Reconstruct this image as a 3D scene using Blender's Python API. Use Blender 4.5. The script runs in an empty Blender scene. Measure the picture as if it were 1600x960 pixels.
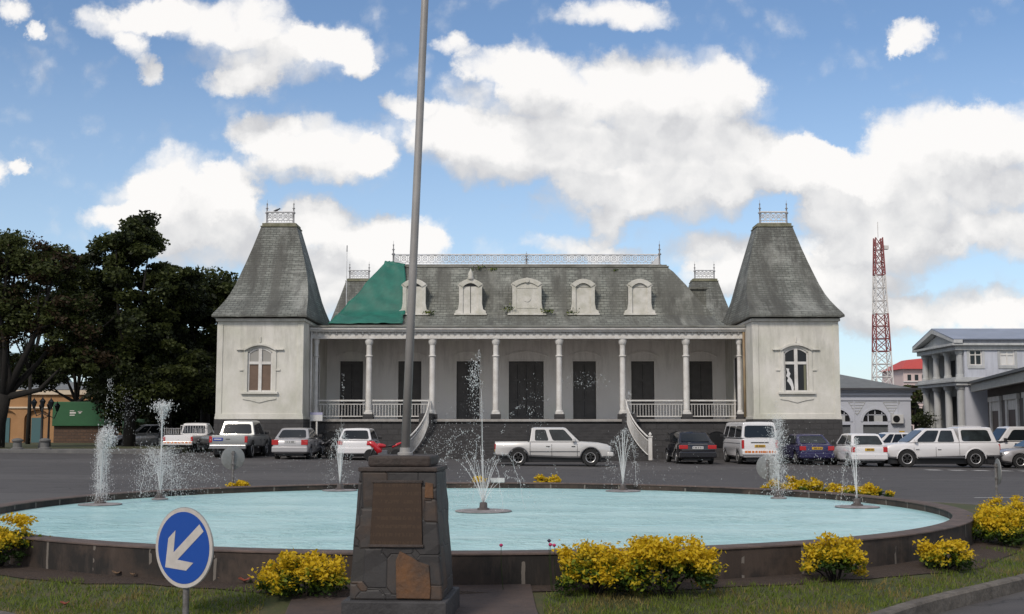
import bpy, bmesh, math, random
import numpy as np
from mathutils import Vector, Matrix, noise as mnoise
R = math.radians
random.seed(7)
rng = np.random.default_rng(11)
scene = bpy.context.scene
COL = scene.collection

# ---------------------------------------------------------------- camera
FPX, CAMZ = 1900.0, 1.7
PITCH = math.atan(185 / FPX)
cam_d = bpy.data.cameras.new('camera'); cam = bpy.data.objects.new('camera', cam_d); COL.objects.link(cam)
cam_d.sensor_width = 36; cam_d.lens = 36 * FPX / 1600; cam_d.clip_end = 6000; cam_d.clip_start = .1
cam.location = (0, 0, CAMZ)
cam.rotation_euler = (math.pi / 2 + PITCH, 0, 0)
scene.camera = cam
def at(px, py, Y):
    """a point of the photograph brought to distance Y (metres from the viewer)"""
    a = (px - 800) / FPX; b = (480 - py) / FPX
    c, s = math.cos(PITCH), math.sin(PITCH)
    k = Y / (c - b * s)
    return Vector((a * k, Y, CAMZ + (s + b * c) * k))

def sstep(a, b, t):
    t = max(0, min(1, (t - a) / (b - a))); return t * t * (3 - 2 * t)
def gz(x, y):
    """height of the street: level round the fountain, falling gently to the right before the hall"""
    return -0.012 * (max(-26, min(26, x)) - 2) * sstep(30, 50, y)

# ---------------------------------------------------------------- materials
MATS = {}
def mat(name, col, rough=.7, var=0.0, vscale=3.0, col2=None, bump=0.0, bscale=30.0, metal=0.0, spec=.5, coat=0.0, alpha=1.0, stretch=(1, 1, 1)):
    if name in MATS: return MATS[name]
    m = bpy.data.materials.new(name); m.use_nodes = True; MATS[name] = m
    nt = m.node_tree; N = nt.nodes; L = nt.links
    b = N['Principled BSDF']
    b.inputs['Base Color'].default_value = (*col, 1); b.inputs['Roughness'].default_value = rough
    b.inputs['Metallic'].default_value = metal; b.inputs['Specular IOR Level'].default_value = spec
    b.inputs['Coat Weight'].default_value = coat; b.inputs['Alpha'].default_value = alpha
    if var or col2 or bump:
        tc = N.new('ShaderNodeTexCoord'); mp = N.new('ShaderNodeMapping'); mp.inputs['Scale'].default_value = stretch
        L.new(tc.outputs['Object'], mp.inputs['Vector'])
    if var or col2:
        n = N.new('ShaderNodeTexNoise'); n.inputs['Scale'].default_value = vscale; n.inputs['Detail'].default_value = 6
        n.inputs['Roughness'].default_value = .65
        L.new(mp.outputs[0], n.inputs['Vector'])
        cr = N.new('ShaderNodeValToRGB'); L.new(n.outputs['Fac'], cr.inputs[0])
        cr.color_ramp.elements[0].position = .35; cr.color_ramp.elements[1].position = .68
        d = col2 if col2 else tuple(c * (1 - var) for c in col)
        cr.color_ramp.elements[0].color = (*d, 1); cr.color_ramp.elements[1].color = (*col, 1)
        L.new(cr.outputs[0], b.inputs['Base Color'])
    if bump:
        n2 = N.new('ShaderNodeTexNoise'); n2.inputs['Scale'].default_value = bscale; n2.inputs['Detail'].default_value = 4
        L.new(mp.outputs[0], n2.inputs['Vector'])
        bp = N.new('ShaderNodeBump'); bp.inputs['Strength'].default_value = bump; bp.inputs['Distance'].default_value = .02
        L.new(n2.outputs['Fac'], bp.inputs['Height']); L.new(bp.outputs[0], b.inputs['Normal'])
    return m

class NT:
    """short hand for node wiring"""
    def __init__(s, nt): s.nt = nt; s.N = nt.nodes; s.L = nt.links
    def n(s, t, ins=None, **kw):
        x = s.N.new(t)
        for k, v in kw.items(): setattr(x, k, v)
        for k, v in (ins or {}).items():
            if hasattr(v, 'is_output') or isinstance(v, bpy.types.NodeSocket): s.L.new(v, x.inputs[k])
            else: x.inputs[k].default_value = v
        return x
    def math(s, op, a, b=None, c=None, clamp=False):
        ins = {0: a}
        if b is not None: ins[1] = b
        if c is not None: ins[2] = c
        x = s.n('ShaderNodeMath', ins, operation=op); x.use_clamp = clamp
        return x.outputs[0]
    def ramp(s, fac, stops):
        x = s.n('ShaderNodeValToRGB', {0: fac}); e = x.color_ramp.elements
        while len(e) < len(stops): e.new(.5)
        for el, (p, c) in zip(e, stops): el.position = p; el.color = (*c, 1) if len(c) == 3 else c
        return x.outputs[0]
    def mix(s, f, a, b, mode='MIX'):
        x = s.N.new('ShaderNodeMix'); x.data_type = 'RGBA'; x.blend_type = mode
        for i, v in ((0, f), (6, a), (7, b)):
            if isinstance(v, bpy.types.NodeSocket): s.L.new(v, x.inputs[i])
            elif isinstance(v, (int, float)): x.inputs[i].default_value = v
            else: x.inputs[i].default_value = (*v, 1)
        return x.outputs[2]
    def noise(s, vec, scale, detail=6, rough=.6, dist=0):
        x = s.n('ShaderNodeTexNoise', {'Scale': scale, 'Detail': detail, 'Roughness': rough, 'Distortion': dist})
        if vec is not None: s.L.new(vec, x.inputs['Vector'])
        return x.outputs['Fac']
    def mapping(s, vec, scale=(1, 1, 1), rot=(0, 0, 0), loc=(0, 0, 0)):
        return s.n('ShaderNodeMapping', {'Vector': vec, 'Scale': scale, 'Rotation': rot, 'Location': loc}).outputs[0]

def newmat(name):
    m = bpy.data.materials.new(name); m.use_nodes = True; MATS[name] = m
    return m, NT(m.node_tree), m.node_tree.nodes['Principled BSDF']

def setup_special():
    # --- painted masonry with damp streaks
    def plaster(name, base, dirt, amount):
        m, t, b = newmat(name)
        co = t.n('ShaderNodeTexCoord').outputs['Object']
        st = t.noise(t.mapping(co, (1.0, 1.0, .55)), .9, 8, .72)
        blot = t.noise(co, .55, 6, .6)
        f = t.math('MULTIPLY', t.math('ADD', st, t.math('MULTIPLY', blot, .8)), .56)
        r = t.ramp(f, [(.42, (0, 0, 0)), (.66, (1, 1, 1))])
        c = t.mix(t.math('MULTIPLY', r, amount), base, dirt)
        green = t.ramp(t.noise(co, .4, 3), [(.5, (0, 0, 0)), (.75, (1, 1, 1))])
        c = t.mix(t.math('MULTIPLY', green, .35), c, tuple(a * k for a, k in zip(base, (.86, .93, .78))))
        fine = t.noise(co, 9, 5, .7)
        c = t.mix(t.ramp(fine, [(.58, (0, 0, 0)), (.8, (.35, .35, .35))]), c, dirt)
        z = t.n('ShaderNodeSeparateXYZ', {0: co}).outputs[2]
        drip = t.noise(t.mapping(co, (2.2, 2.2, .35)), 1.4, 7, .7)
        top = t.n('ShaderNodeMapRange', {0: z, 1: 4.1, 2: 5.2, 3: 0, 4: 1}).outputs[0]
        low = t.n('ShaderNodeMapRange', {0: z, 1: .8, 2: .0, 3: 0, 4: 1}).outputs[0]
        dr = t.math('MULTIPLY', t.math('MAXIMUM', top, low), t.ramp(drip, [(.45, (0, 0, 0)), (.62, (1, 1, 1))]))
        c = t.mix(t.math('MULTIPLY', dr, .28), c, tuple(d * .55 for d in dirt))
        t.L.new(c, b.inputs['Base Color']); b.inputs['Roughness'].default_value = .85
        bp = t.n('ShaderNodeBump', {'Height': fine, 'Strength': .25, 'Distance': .02}).outputs[0]
        t.L.new(bp, b.inputs['Normal'])
        return m
    plaster('plaster', (.65, .63, .585), (.39, .385, .32), .78)
    plaster('plaster_verandah', (.82, .79, .76), (.62, .58, .55), .3)
    plaster('plaster_blue', (.50, .52, .585), (.38, .40, .45), .4)
    plaster('plaster_grey', (.47, .48, .485), (.28, .29, .30), .6)
    # --- slate / shingle roofs: courses follow height, with vertical weather stains
    def slate(name, base, light, dark, course, vert=True):
        m, t, b = newmat(name)
        co = t.n('ShaderNodeTexCoord').outputs['Object']
        s = t.n('ShaderNodeSeparateXYZ', {0: co})
        ns = t.n('ShaderNodeSeparateXYZ', {0: t.n('ShaderNodeNewGeometry').outputs['True Normal']})
        side = t.math('GREATER_THAN', t.math('ABSOLUTE', ns.outputs[0]), t.math('ABSOLUTE', ns.outputs[1]))
        h = t.math('ADD', t.math('MULTIPLY', s.outputs[1], side), t.math('MULTIPLY', s.outputs[0], t.math('SUBTRACT', 1.0, side)))
        zz = s.outputs[2] if vert else s.outputs[1]
        v = t.n('ShaderNodeCombineXYZ', {0: h, 1: zz, 2: 0}).outputs[0]
        wv = t.noise(t.mapping(v, (.8, .8, 1)), 1.2, 2)
        v2 = t.n('ShaderNodeVectorMath', {0: v, 1: t.n('ShaderNodeCombineXYZ', {1: t.math('MULTIPLY', wv, .12)}).outputs[0]}, operation='ADD').outputs[0]
        br = t.n('ShaderNodeTexBrick', {'Vector': v2, 'Scale': 1.0, 'Brick Width': .34, 'Row Height': course, 'Mortar Size': .018, 'Mortar Smooth': .3,
                                        'Color1': (*base, 1), 'Color2': (*[x * .62 for x in base], 1), 'Mortar': (*[x * .32 for x in base], 1)})
        br.inputs['Bias'].default_value = -.1
        rowl = t.noise(t.mapping(v, (.35, 5.5, 1)), 1.0, 3, .7)
        c = t.mix(t.ramp(rowl, [(.56, (0, 0, 0)), (.66, (.6, .6, .6))]), br.outputs[0], light)
        st = t.noise(t.mapping(v, (1.1, .17, 1)), 1.0, 7, .65)
        c = t.mix(t.ramp(st, [(.44, (0, 0, 0)), (.60, (.88, .88, .88))]), c, dark)
        st2 = t.noise(t.mapping(v, (.45, .3, 1), loc=(31, 7, 0)), 1.0, 6, .65)
        c = t.mix(t.ramp(st2, [(.52, (0, 0, 0)), (.70, (.75, .75, .75))]), c, light)
        bl = t.noise(t.mapping(v, (.9, .30, 1), loc=(3, 17, 0)), 1.0, 8, .74)
        c = t.mix(t.ramp(bl, [(.49, (0, 0, 0)), (.62, (.85, .85, .85))]), c, tuple(x * .7 for x in dark))
        moss = t.noise(co, 1.3, 6, .7)
        c = t.mix(t.ramp(moss, [(.62, (0, 0, 0)), (.78, (.5, .5, .5))]), c, (.07, .08, .035))
        t.L.new(c, b.inputs['Base Color']); b.inputs['Roughness'].default_value = .75
        bp = t.n('ShaderNodeBump', {'Height': br.outputs['Fac'], 'Strength': .5, 'Distance': -.03}).outputs[0]
        t.L.new(bp, b.inputs['Normal'])
    slate('slate_tower', (.19, .20, .18), (.33, .335, .31), (.085, .085, .076), .13)
    slate('slate_main', (.21, .22, .195), (.34, .345, .31), (.10, .10, .088), .15)
    slate('slate_low', (.23, .23, .20), (.36, .355, .31), (.11, .108, .095), .5, False)
    # --- basalt masonry
    def masonry(name, c1, c2, mortar, w, h, plane='xz'):
        m, t, b = newmat(name)
        co = t.n('ShaderNodeTexCoord').outputs['Object']
        s = t.n('ShaderNodeSeparateXYZ', {0: co})
        a = t.math('ADD', s.outputs[0], s.outputs[1])
        v = t.n('ShaderNodeCombineXYZ', {0: a, 1: s.outputs[2]}).outputs[0]
        br = t.n('ShaderNodeTexBrick', {'Vector': v, 'Scale': 1.0, 'Brick Width': w, 'Row Height': h, 'Mortar Size': .02, 'Color1': (*c1, 1), 'Color2': (*c2, 1), 'Mortar': (*mortar, 1)})
        n = t.noise(co, 4, 6, .7)
        c = t.mix(t.ramp(n, [(.4, (0, 0, 0)), (.7, (.5, .5, .5))]), br.outputs[0], tuple(x * .5 for x in c1))
        t.L.new(c, b.inputs['Base Color']); b.inputs['Roughness'].default_value = .85
        hh = t.math('SUBTRACT', n, br.outputs['Fac'])
        t.L.new(t.n('ShaderNodeBump', {'Height': hh, 'Strength': .6, 'Distance': .03}).outputs[0], b.inputs['Normal'])
    masonry('basalt', (.058, .056, .057), (.045, .043, .045), (.038, .037, .037), .6, .3)
    masonry('brown_block', (.12, .07, .045), (.09, .055, .04), (.07, .05, .04), .4, .2)
    # --- asphalt
    m, t, b = newmat('asphalt')
    co = t.n('ShaderNodeTexCoord').outputs['Object']
    big = t.noise(co, .12, 5, .6); fine = t.noise(co, 60, 3, .8); mid = t.noise(t.mapping(co, (.5, 2, 1)), .8, 5, .65)
    c = t.mix(big, (.046, .042, .044), (.068, .063, .065))
    c = t.mix(t.ramp(mid, [(.45, (0, 0, 0)), (.62, (.8, .8, .8))]), c, (.034, .031, .033))
    pt = t.n('ShaderNodeTexVoronoi', {'Vector': t.mapping(co, (.10, .22, 1)), 'Scale': 1.0, 'Randomness': .9}, distance='CHEBYCHEV').outputs['Color']
    c = t.mix(t.math('MULTIPLY', t.math('GREATER_THAN', t.n('ShaderNodeSeparateColor', {0: pt}).outputs[0], .72), .5), c, (.088, .083, .083))
    oil = t.noise(t.mapping(co, (.9, .6, 1)), 1.0, 4, .6)
    c = t.mix(t.ramp(oil, [(.62, (0, 0, 0)), (.70, (.7, .7, .7))]), c, (.022, .021, .022))
    c = t.mix(t.ramp(fine, [(.4, (0, 0, 0)), (.7, (.5, .5, .5))]), c, (.11, .105, .10))
    cr = t.n('ShaderNodeTexVoronoi', {'Vector': t.n('ShaderNodeVectorMath', {0: co, 1: t.n('ShaderNodeVectorMath', {0: t.n('ShaderNodeTexNoise', {'Vector': co, 'Scale': 1.2}).outputs[1], 1: (1.5, 1.5, 0)}, operation='MULTIPLY').outputs[0]}, operation='ADD').outputs[0], 'Scale': .22}, feature='DISTANCE_TO_EDGE').outputs[0]
    c = t.mix(t.ramp(cr, [(0, (.8, .8, .8)), (.006, (0, 0, 0))]), c, (.02, .02, .02))
    t.L.new(c, b.inputs['Base Color']); b.inputs['Roughness'].default_value = .85
    t.L.new(t.n('ShaderNodeBump', {'Height': fine, 'Strength': .4, 'Distance': .01}).outputs[0], b.inputs['Normal'])
    # --- lawn soil under the blades
    m, t, b = newmat('lawn')
    co = t.n('ShaderNodeTexCoord').outputs['Object']
    c = t.mix(t.ramp(t.noise(co, 2.2, 6, .65), [(.42, (0, 0, 0)), (.6, (1, 1, 1))]), (.042, .056, .014), (.075, .064, .024))
    c = t.mix(t.ramp(t.noise(co, 40, 3, .8), [(.45, (0, 0, 0)), (.6, (.6, .6, .6))]), c, (.025, .032, .01))
    t.L.new(c, b.inputs['Base Color']); b.inputs['Roughness'].default_value = .95
    m, t, b = newmat('soil')
    co = t.n('ShaderNodeTexCoord').outputs['Object']
    n = t.noise(co, 14, 7, .75)
    c = t.mix(n, (.022, .014, .010), (.085, .055, .04))
    t.L.new(c, b.inputs['Base Color']); b.inputs['Roughness'].default_value = .95
    t.L.new(t.n('ShaderNodeBump', {'Height': n, 'Strength': 1, 'Distance': .05}).outputs[0], b.inputs['Normal'])
    # --- fountain basin wall: stained concrete with joints every few degrees (object origin = basin centre)
    m, t, b = newmat('basin_wall')
    co = t.n('ShaderNodeTexCoord').outputs['Object']
    s = t.n('ShaderNodeSeparateXYZ', {0: co})
    ang = t.math('ARCTAN2', s.outputs[1], s.outputs[0])
    k = t.math('ADD', t.math('MULTIPLY', ang, 60 / (2 * math.pi)), t.math('MULTIPLY', t.noise(t.mapping(co, (3, 3, 3)), 1.5, 3), .05))
    fr = t.math('FRACT', k); cell = t.math('FLOOR', k)
    wn = t.n('ShaderNodeTexWhiteNoise', {'W': cell}, noise_dimensions='1D').outputs[0]
    n1 = t.noise(co, 1.1, 6, .65); n2 = t.noise(t.mapping(co, (6, 6, 1.2)), 1.3, 6, .7)
    c = t.mix(wn, (.036, .024, .018), (.062, .043, .033))
    c = t.mix(t.ramp(n1, [(.44, (0, 0, 0)), (.56, (.95, .95, .95))]), c, (.011, .009, .008))
    c = t.mix(t.ramp(n2, [(.5, (0, 0, 0)), (.75, (.5, .5, .5))]), c, (.085, .062, .05))
    j = t.math('MULTIPLY', t.math('LESS_THAN', fr, .045), t.math('GREATER_THAN', t.noise(co, 2.3, 3), .47))
    c = t.mix(t.math('MULTIPLY', j, .8), c, (.17, .15, .13))
    t.L.new(c, b.inputs['Base Color']); b.inputs['Roughness'].default_value = .8
    t.L.new(t.n('ShaderNodeBump', {'Height': n2, 'Strength': .4, 'Distance': .02}).outputs[0], b.inputs['Normal'])
    # --- fountain water: milky turquoise over a painted floor, rippled by the jets
    m, t, b = newmat('fountain_water')
    co = t.n('ShaderNodeTexCoord').outputs['Object']
    w = t.n('ShaderNodeTexNoise', {'Vector': co, 'Scale': 1.0, 'Detail': 3}).outputs[1]
    cow = t.n('ShaderNodeVectorMath', {0: co, 1: t.n('ShaderNodeVectorMath', {0: w, 1: (.6, .6, 0)}, operation='MULTIPLY').outputs[0]}, operation='ADD').outputs[0]
    rip = t.noise(cow, 5.5, 4, .6); rip2 = t.noise(cow, 17, 3, .6); big = t.noise(t.mapping(co, (.35, .8, 1)), 1.0, 5, .6)
    zone = t.ramp(t.noise(t.mapping(co, (.5, .8, 1), loc=(4, 2, 0)), .9, 4, .6), [(.42, (0, 0, 0)), (.6, (1, 1, 1))])
    c = t.mix(t.ramp(big, [(.35, (0, 0, 0)), (.65, (1, 1, 1))]), (.33, .56, .57), (.47, .69, .69))
    c = t.mix(t.math('MULTIPLY', zone, t.ramp(rip, [(.46, (0, 0, 0)), (.68, (.75, .75, .75))])), c, (.22, .42, .41))
    c = t.mix(t.math('MULTIPLY', zone, t.ramp(rip2, [(.60, (0, 0, 0)), (.72, (.6, .6, .6))])), c, (.66, .80, .80))
    t.L.new(c, b.inputs['Base Color']); b.inputs['Roughness'].default_value = .28; b.inputs['IOR'].default_value = 1.33
    h = t.math('ADD', t.math('MULTIPLY', rip, 1.0), t.math('MULTIPLY', rip2, .35))
    h = t.math('MULTIPLY', h, t.math('ADD', .45, zone))
    t.L.new(t.n('ShaderNodeBump', {'Height': h, 'Strength': .8, 'Distance': .06}).outputs[0], b.inputs['Normal'])
    # --- spray
    m, t, b = newmat('spray')
    b.inputs['Base Color'].default_value = (.80, .80, .80, 1); b.inputs['Roughness'].default_value = .25
    b.inputs['Alpha'].default_value = .36
    # --- pedestal stone: dark basalt with rust blotches
    m, t, b = newmat('pedestal_stone')
    co = t.n('ShaderNodeTexCoord').outputs['Object']
    vo = t.n('ShaderNodeTexVoronoi', {'Vector': t.mapping(co, (1, 1, .85)), 'Scale': 4.0, 'Randomness': .55}, distance='CHEBYCHEV')
    vf = t.n('ShaderNodeTexVoronoi', {'Vector': t.mapping(co, (1, 1, .85)), 'Scale': 4.0, 'Randomness': .55}, distance='CHEBYCHEV', feature='F2').outputs[0]
    ve = t.math('SUBTRACT', vf, vo.outputs[0])
    hsv = t.n('ShaderNodeSeparateColor', {0: vo.outputs['Color']}).outputs
    n = t.noise(co, 7, 7, .7)
    c = t.mix(t.ramp(hsv[0], [(.0, (.030, .029, .032)), (.45, (.055, .052, .055)), (.7, (.085, .062, .05)), (.84, (.14, .07, .035))]), t.ramp(hsv[0], [(.0, (.030, .029, .032)), (.45, (.055, .052, .055)), (.7, (.085, .062, .05)), (.84, (.14, .07, .035))]), (0, 0, 0)) if False else t.ramp(hsv[0], [(.0, (.020, .019, .020)), (.55, (.034, .031, .031)), (.80, (.042, .031, .025)), (.95, (.065, .036, .02))])
    c = t.mix(t.ramp(n, [(.35, (0, 0, 0)), (.65, (.85, .85, .85))]), c, (.022, .019, .019))
    c = t.mix(t.ramp(t.noise(co, 2.6, 5, .6), [(.55, (0, 0, 0)), (.72, (.6, .6, .6))]), c, (.08, .045, .025))
    c = t.mix(t.ramp(ve, [(0, (.7, .7, .7)), (.03, (0, 0, 0))]), c, (.022, .02, .018))
    t.L.new(c, b.inputs['Base Color']); b.inputs['Roughness'].default_value = .65
    hh = t.math('ADD', t.ramp(ve, [(0, (0, 0, 0)), (.05, (1, 1, 1))]), t.math('MULTIPLY', n, .5))
    t.L.new(t.n('ShaderNodeBump', {'Height': hh, 'Strength': .45, 'Distance': .02}).outputs[0], b.inputs['Normal'])
setup_special()
mat('white_paint', (.68, .67, .65), .6, col2=(.52, .50, .47), vscale=2.5, bump=.15)
mat('white_iron', (.66, .68, .72), .5, col2=(.5, .5, .5), vscale=1.5)
mat('grey_iron', (.22, .22, .23), .5)
mat('dormer_white', (.64, .62, .58), .8, col2=(.44, .43, .37), vscale=2.0, bump=.2)
mat('lead_grey', (.24, .24, .22), .7, col2=(.12, .12, .10), vscale=1.2)
mat('shutter_brown', (.17, .115, .085), .8, var=.25)
mat('dark_opening', (.012, .012, .013), .3)
mat('door_grey', (.105, .10, .098), .7, var=.25, vscale=2)
mat('door_side', (.05, .05, .052), .6)
mat('ceiling_board', (.50, .46, .43), .85, var=.3)
mat('floor_stone', (.36, .34, .32), .8, var=.3)
mat('tarp_green', (.012, .15, .11), .6, col2=(.010, .10, .075), vscale=1.3, bump=.2, bscale=3)
mat('glass_dark', (.012, .015, .018), .05, spec=.4)
mat('glass_grey', (.03, .038, .04), .07, spec=.45, col2=(.012, .014, .015), vscale=2.2)
mat('tyre', (.014, .014, .015), .8)
mat('rim', (.55, .55, .56), .35, metal=.35)
mat('rim_dark', (.14, .14, .15), .4, metal=.6)
mat('black_trim', (.016, .016, .018), .5)
mat('chrome', (.30, .30, .31), .30, metal=.8)
mat('red_light', (.40, .012, .014), .2, coat=.6)
mat('clear_light', (.50, .52, .55), .12, coat=.6)
mat('orange_light', (.55, .16, .02), .3)
mat('plate_yellow', (.55, .33, .03), .5)
mat('plate_white', (.55, .55, .55), .5)
mat('paint_white', (.66, .65, .66), .25, coat=.5)
mat('paint_silver', (.42, .41, .42), .28, metal=.45, coat=.4)
mat('paint_silver_warm', (.56, .55, .54), .3, metal=.15, coat=.4)
mat('paint_grey', (.30, .31, .31), .3, metal=.4, coat=.4)
mat('paint_black', (.012, .012, .016), .15, coat=.6)
mat('paint_purple', (.022, .02, .075), .22, coat=.6)
mat('pole_metal', (.33, .32, .31), .5, metal=.15, col2=(.26, .25, .24), vscale=4)
mat('bark', (.013, .011, .009), .95, var=.5, vscale=8, bump=.6)
# ---------------------------------------------------------------- mesh helpers
class MB:
    def __init__(s): s.v = []; s.f = []; s.m = []
    def add(s, vs, fs, mi=0):
        o = len(s.v); s.v += [tuple(v) for v in vs]; s.f += [tuple(i + o for i in f) for f in fs]; s.m += [mi] * len(fs); return s
    def box(s, x0, x1, y0, y1, z0, z1, mi=0):
        v = [(x, y, z) for z in (z0, z1) for y in (y0, y1) for x in (x0, x1)]
        return s.add(v, [(0, 2, 3, 1), (4, 5, 7, 6), (0, 1, 5, 4), (2, 6, 7, 3), (0, 4, 6, 2), (1, 3, 7, 5)], mi)
    def hexa(s, p, mi=0):
        """8 points: bottom ring then top ring, counter-clockwise"""
        return s.add(p, [(3, 2, 1, 0), (4, 5, 6, 7), (0, 1, 5, 4), (1, 2, 6, 5), (2, 3, 7, 6), (3, 0, 4, 7)], mi)
    def prism(s, poly, a, b, plane='xz', mi=0):
        """polygon extruded along the remaining axis from a to b"""
        n = len(poly)
        def P(p, t):
            return {'xz': (p[0], t, p[1]), 'xy': (p[0], p[1], t), 'yz': (t, p[0], p[1])}[plane]
        vs = [P(p, a) for p in poly] + [P(p, b) for p in poly]
        fs = [tuple(range(n)), tuple(range(2 * n - 1, n - 1, -1))] + [(i, i + n, (i + 1) % n + n, (i + 1) % n) for i in range(n)]
        return s.add(vs, fs, mi)
    def loft(s, rings, mi=0, cap=True, closed=True):
        n = len(rings[0]); vs = [p for r in rings for p in r]; fs = []
        for k in range(len(rings) - 1):
            for i in range(n if closed else n - 1):
                j = (i + 1) % n
                fs.append((k * n + i, k * n + j, (k + 1) * n + j, (k + 1) * n + i))
        if cap: fs += [tuple(range(n - 1, -1, -1)), tuple(range((len(rings) - 1) * n, len(rings) * n))]
        return s.add(vs, fs, mi)
    def tube(s, pts, rad, n=8, mi=0, cap=True):
        pts = [Vector(p) for p in pts]
        if not hasattr(rad, '__len__'): rad = [rad] * len(pts)
        rings = []
        up = None
        for i, p in enumerate(pts):
            d = (pts[min(i + 1, len(pts) - 1)] - pts[max(i - 1, 0)])
            if d.length < 1e-9: d = Vector((0, 0, 1))
            d.normalize()
            if up is None: up = Vector((0, 0, 1)) if abs(d.z) < .9 else Vector((1, 0, 0))
            a = d.cross(up)
            if a.length < 1e-4: a = d.cross(Vector((0, 1, 0)))
            a.normalize(); b = a.cross(d)
            up = b
            rings.append([p + (a * math.cos(t) + b * math.sin(t)) * rad[i] for t in [2 * math.pi * k / n for k in range(n)]])
        return s.loft(rings, mi, cap)
    def lathe(s, prof, n=16, c=(0, 0, 0), axis='z', mi=0, cap=True):
        rings = []
        for r, h in prof:
            ring = []
            for k in range(n):
                t = 2 * math.pi * k / n; a, b = r * math.cos(t), r * math.sin(t)
                q = {'z': (a, b, h), 'y': (a, h, -b), 'x': (h, a, b)}[axis]
                ring.append((c[0] + q[0], c[1] + q[1], c[2] + q[2]))
            rings.append(ring)
        return s.loft(rings, mi, cap)
    def build(s, name, mats, parent=None, smooth=False, bevel=0, bseg=2, org=None):
        me = bpy.data.meshes.new(name)
        vs = s.v
        if org is not None: vs = [(v[0] - org[0], v[1] - org[1], v[2] - org[2]) for v in vs]
        me.from_pydata(vs, [], s.f)
        if not isinstance(mats, (list, tuple)): mats = [mats]
        for m in mats: me.materials.append(MATS[m] if isinstance(m, str) else m)
        me.polygons.foreach_set('material_index', s.m)
        bm = bmesh.new(); bm.from_mesh(me); bmesh.ops.recalc_face_normals(bm, faces=bm.faces); bm.to_mesh(me); bm.free()
        if smooth:
            me.polygons.foreach_set('use_smooth', [True] * len(me.polygons))
        o = bpy.data.objects.new(name, me); COL.objects.link(o)
        if parent is not None: o.parent = parent
        if bevel:
            b = o.modifiers.new('edge', 'BEVEL'); b.width = bevel; b.segments = bseg; b.limit_method = 'ANGLE'; b.angle_limit = R(32)
        if smooth == 'auto':
            e = o.modifiers.new('split', 'EDGE_SPLIT'); e.split_angle = R(38)
        return o

def mesh_np(name, V, F, mi, mats, parent=None, org=None):
    V = np.asarray(V, dtype=np.float32); F = np.asarray(F, dtype=np.int32)
    if org is not None: V = V - np.asarray(org, dtype=np.float32)
    me = bpy.data.meshes.new(name); k = F.shape[1]
    me.vertices.add(len(V)); me.vertices.foreach_set('co', V.ravel())
    me.loops.add(F.size); me.loops.foreach_set('vertex_index', F.ravel())
    me.polygons.add(len(F)); me.polygons.foreach_set('loop_start', np.arange(0, F.size, k, dtype=np.int32))
    for m in mats: me.materials.append(MATS[m] if isinstance(m, str) else m)
    me.polygons.foreach_set('material_index', np.asarray(mi, dtype=np.int32))
    me.update(calc_edges=True); me.validate()
    o = bpy.data.objects.new(name, me); COL.objects.link(o)
    if parent is not None: o.parent = parent
    return o

def tag(o, label=None, cat=None, group=None, kind=None):
    if label: o['label'] = label
    if cat: o['category'] = cat
    if group: o['group'] = group
    if kind: o['kind'] = kind
    return o
def thing(name, label, cat, loc=(0, 0, 0), rz=0, group=None):
    o = bpy.data.objects.new(name, None); COL.objects.link(o); o.empty_display_size = .3
    o.location = loc; o.rotation_euler = (0, 0, rz)
    return tag(o, label, cat, group)
def copy_thing(o, loc, label, rz=None):
    c = o.copy(); COL.objects.link(c); c.location = loc; c['label'] = label
    if rz is not None: c.rotation_euler = (0, 0, rz)
    for ch in list(o.children):
        d = ch.copy(); COL.objects.link(d); d.parent = c
        for g in list(ch.children):
            e = g.copy(); COL.objects.link(e); e.parent = d
    return c

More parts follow.
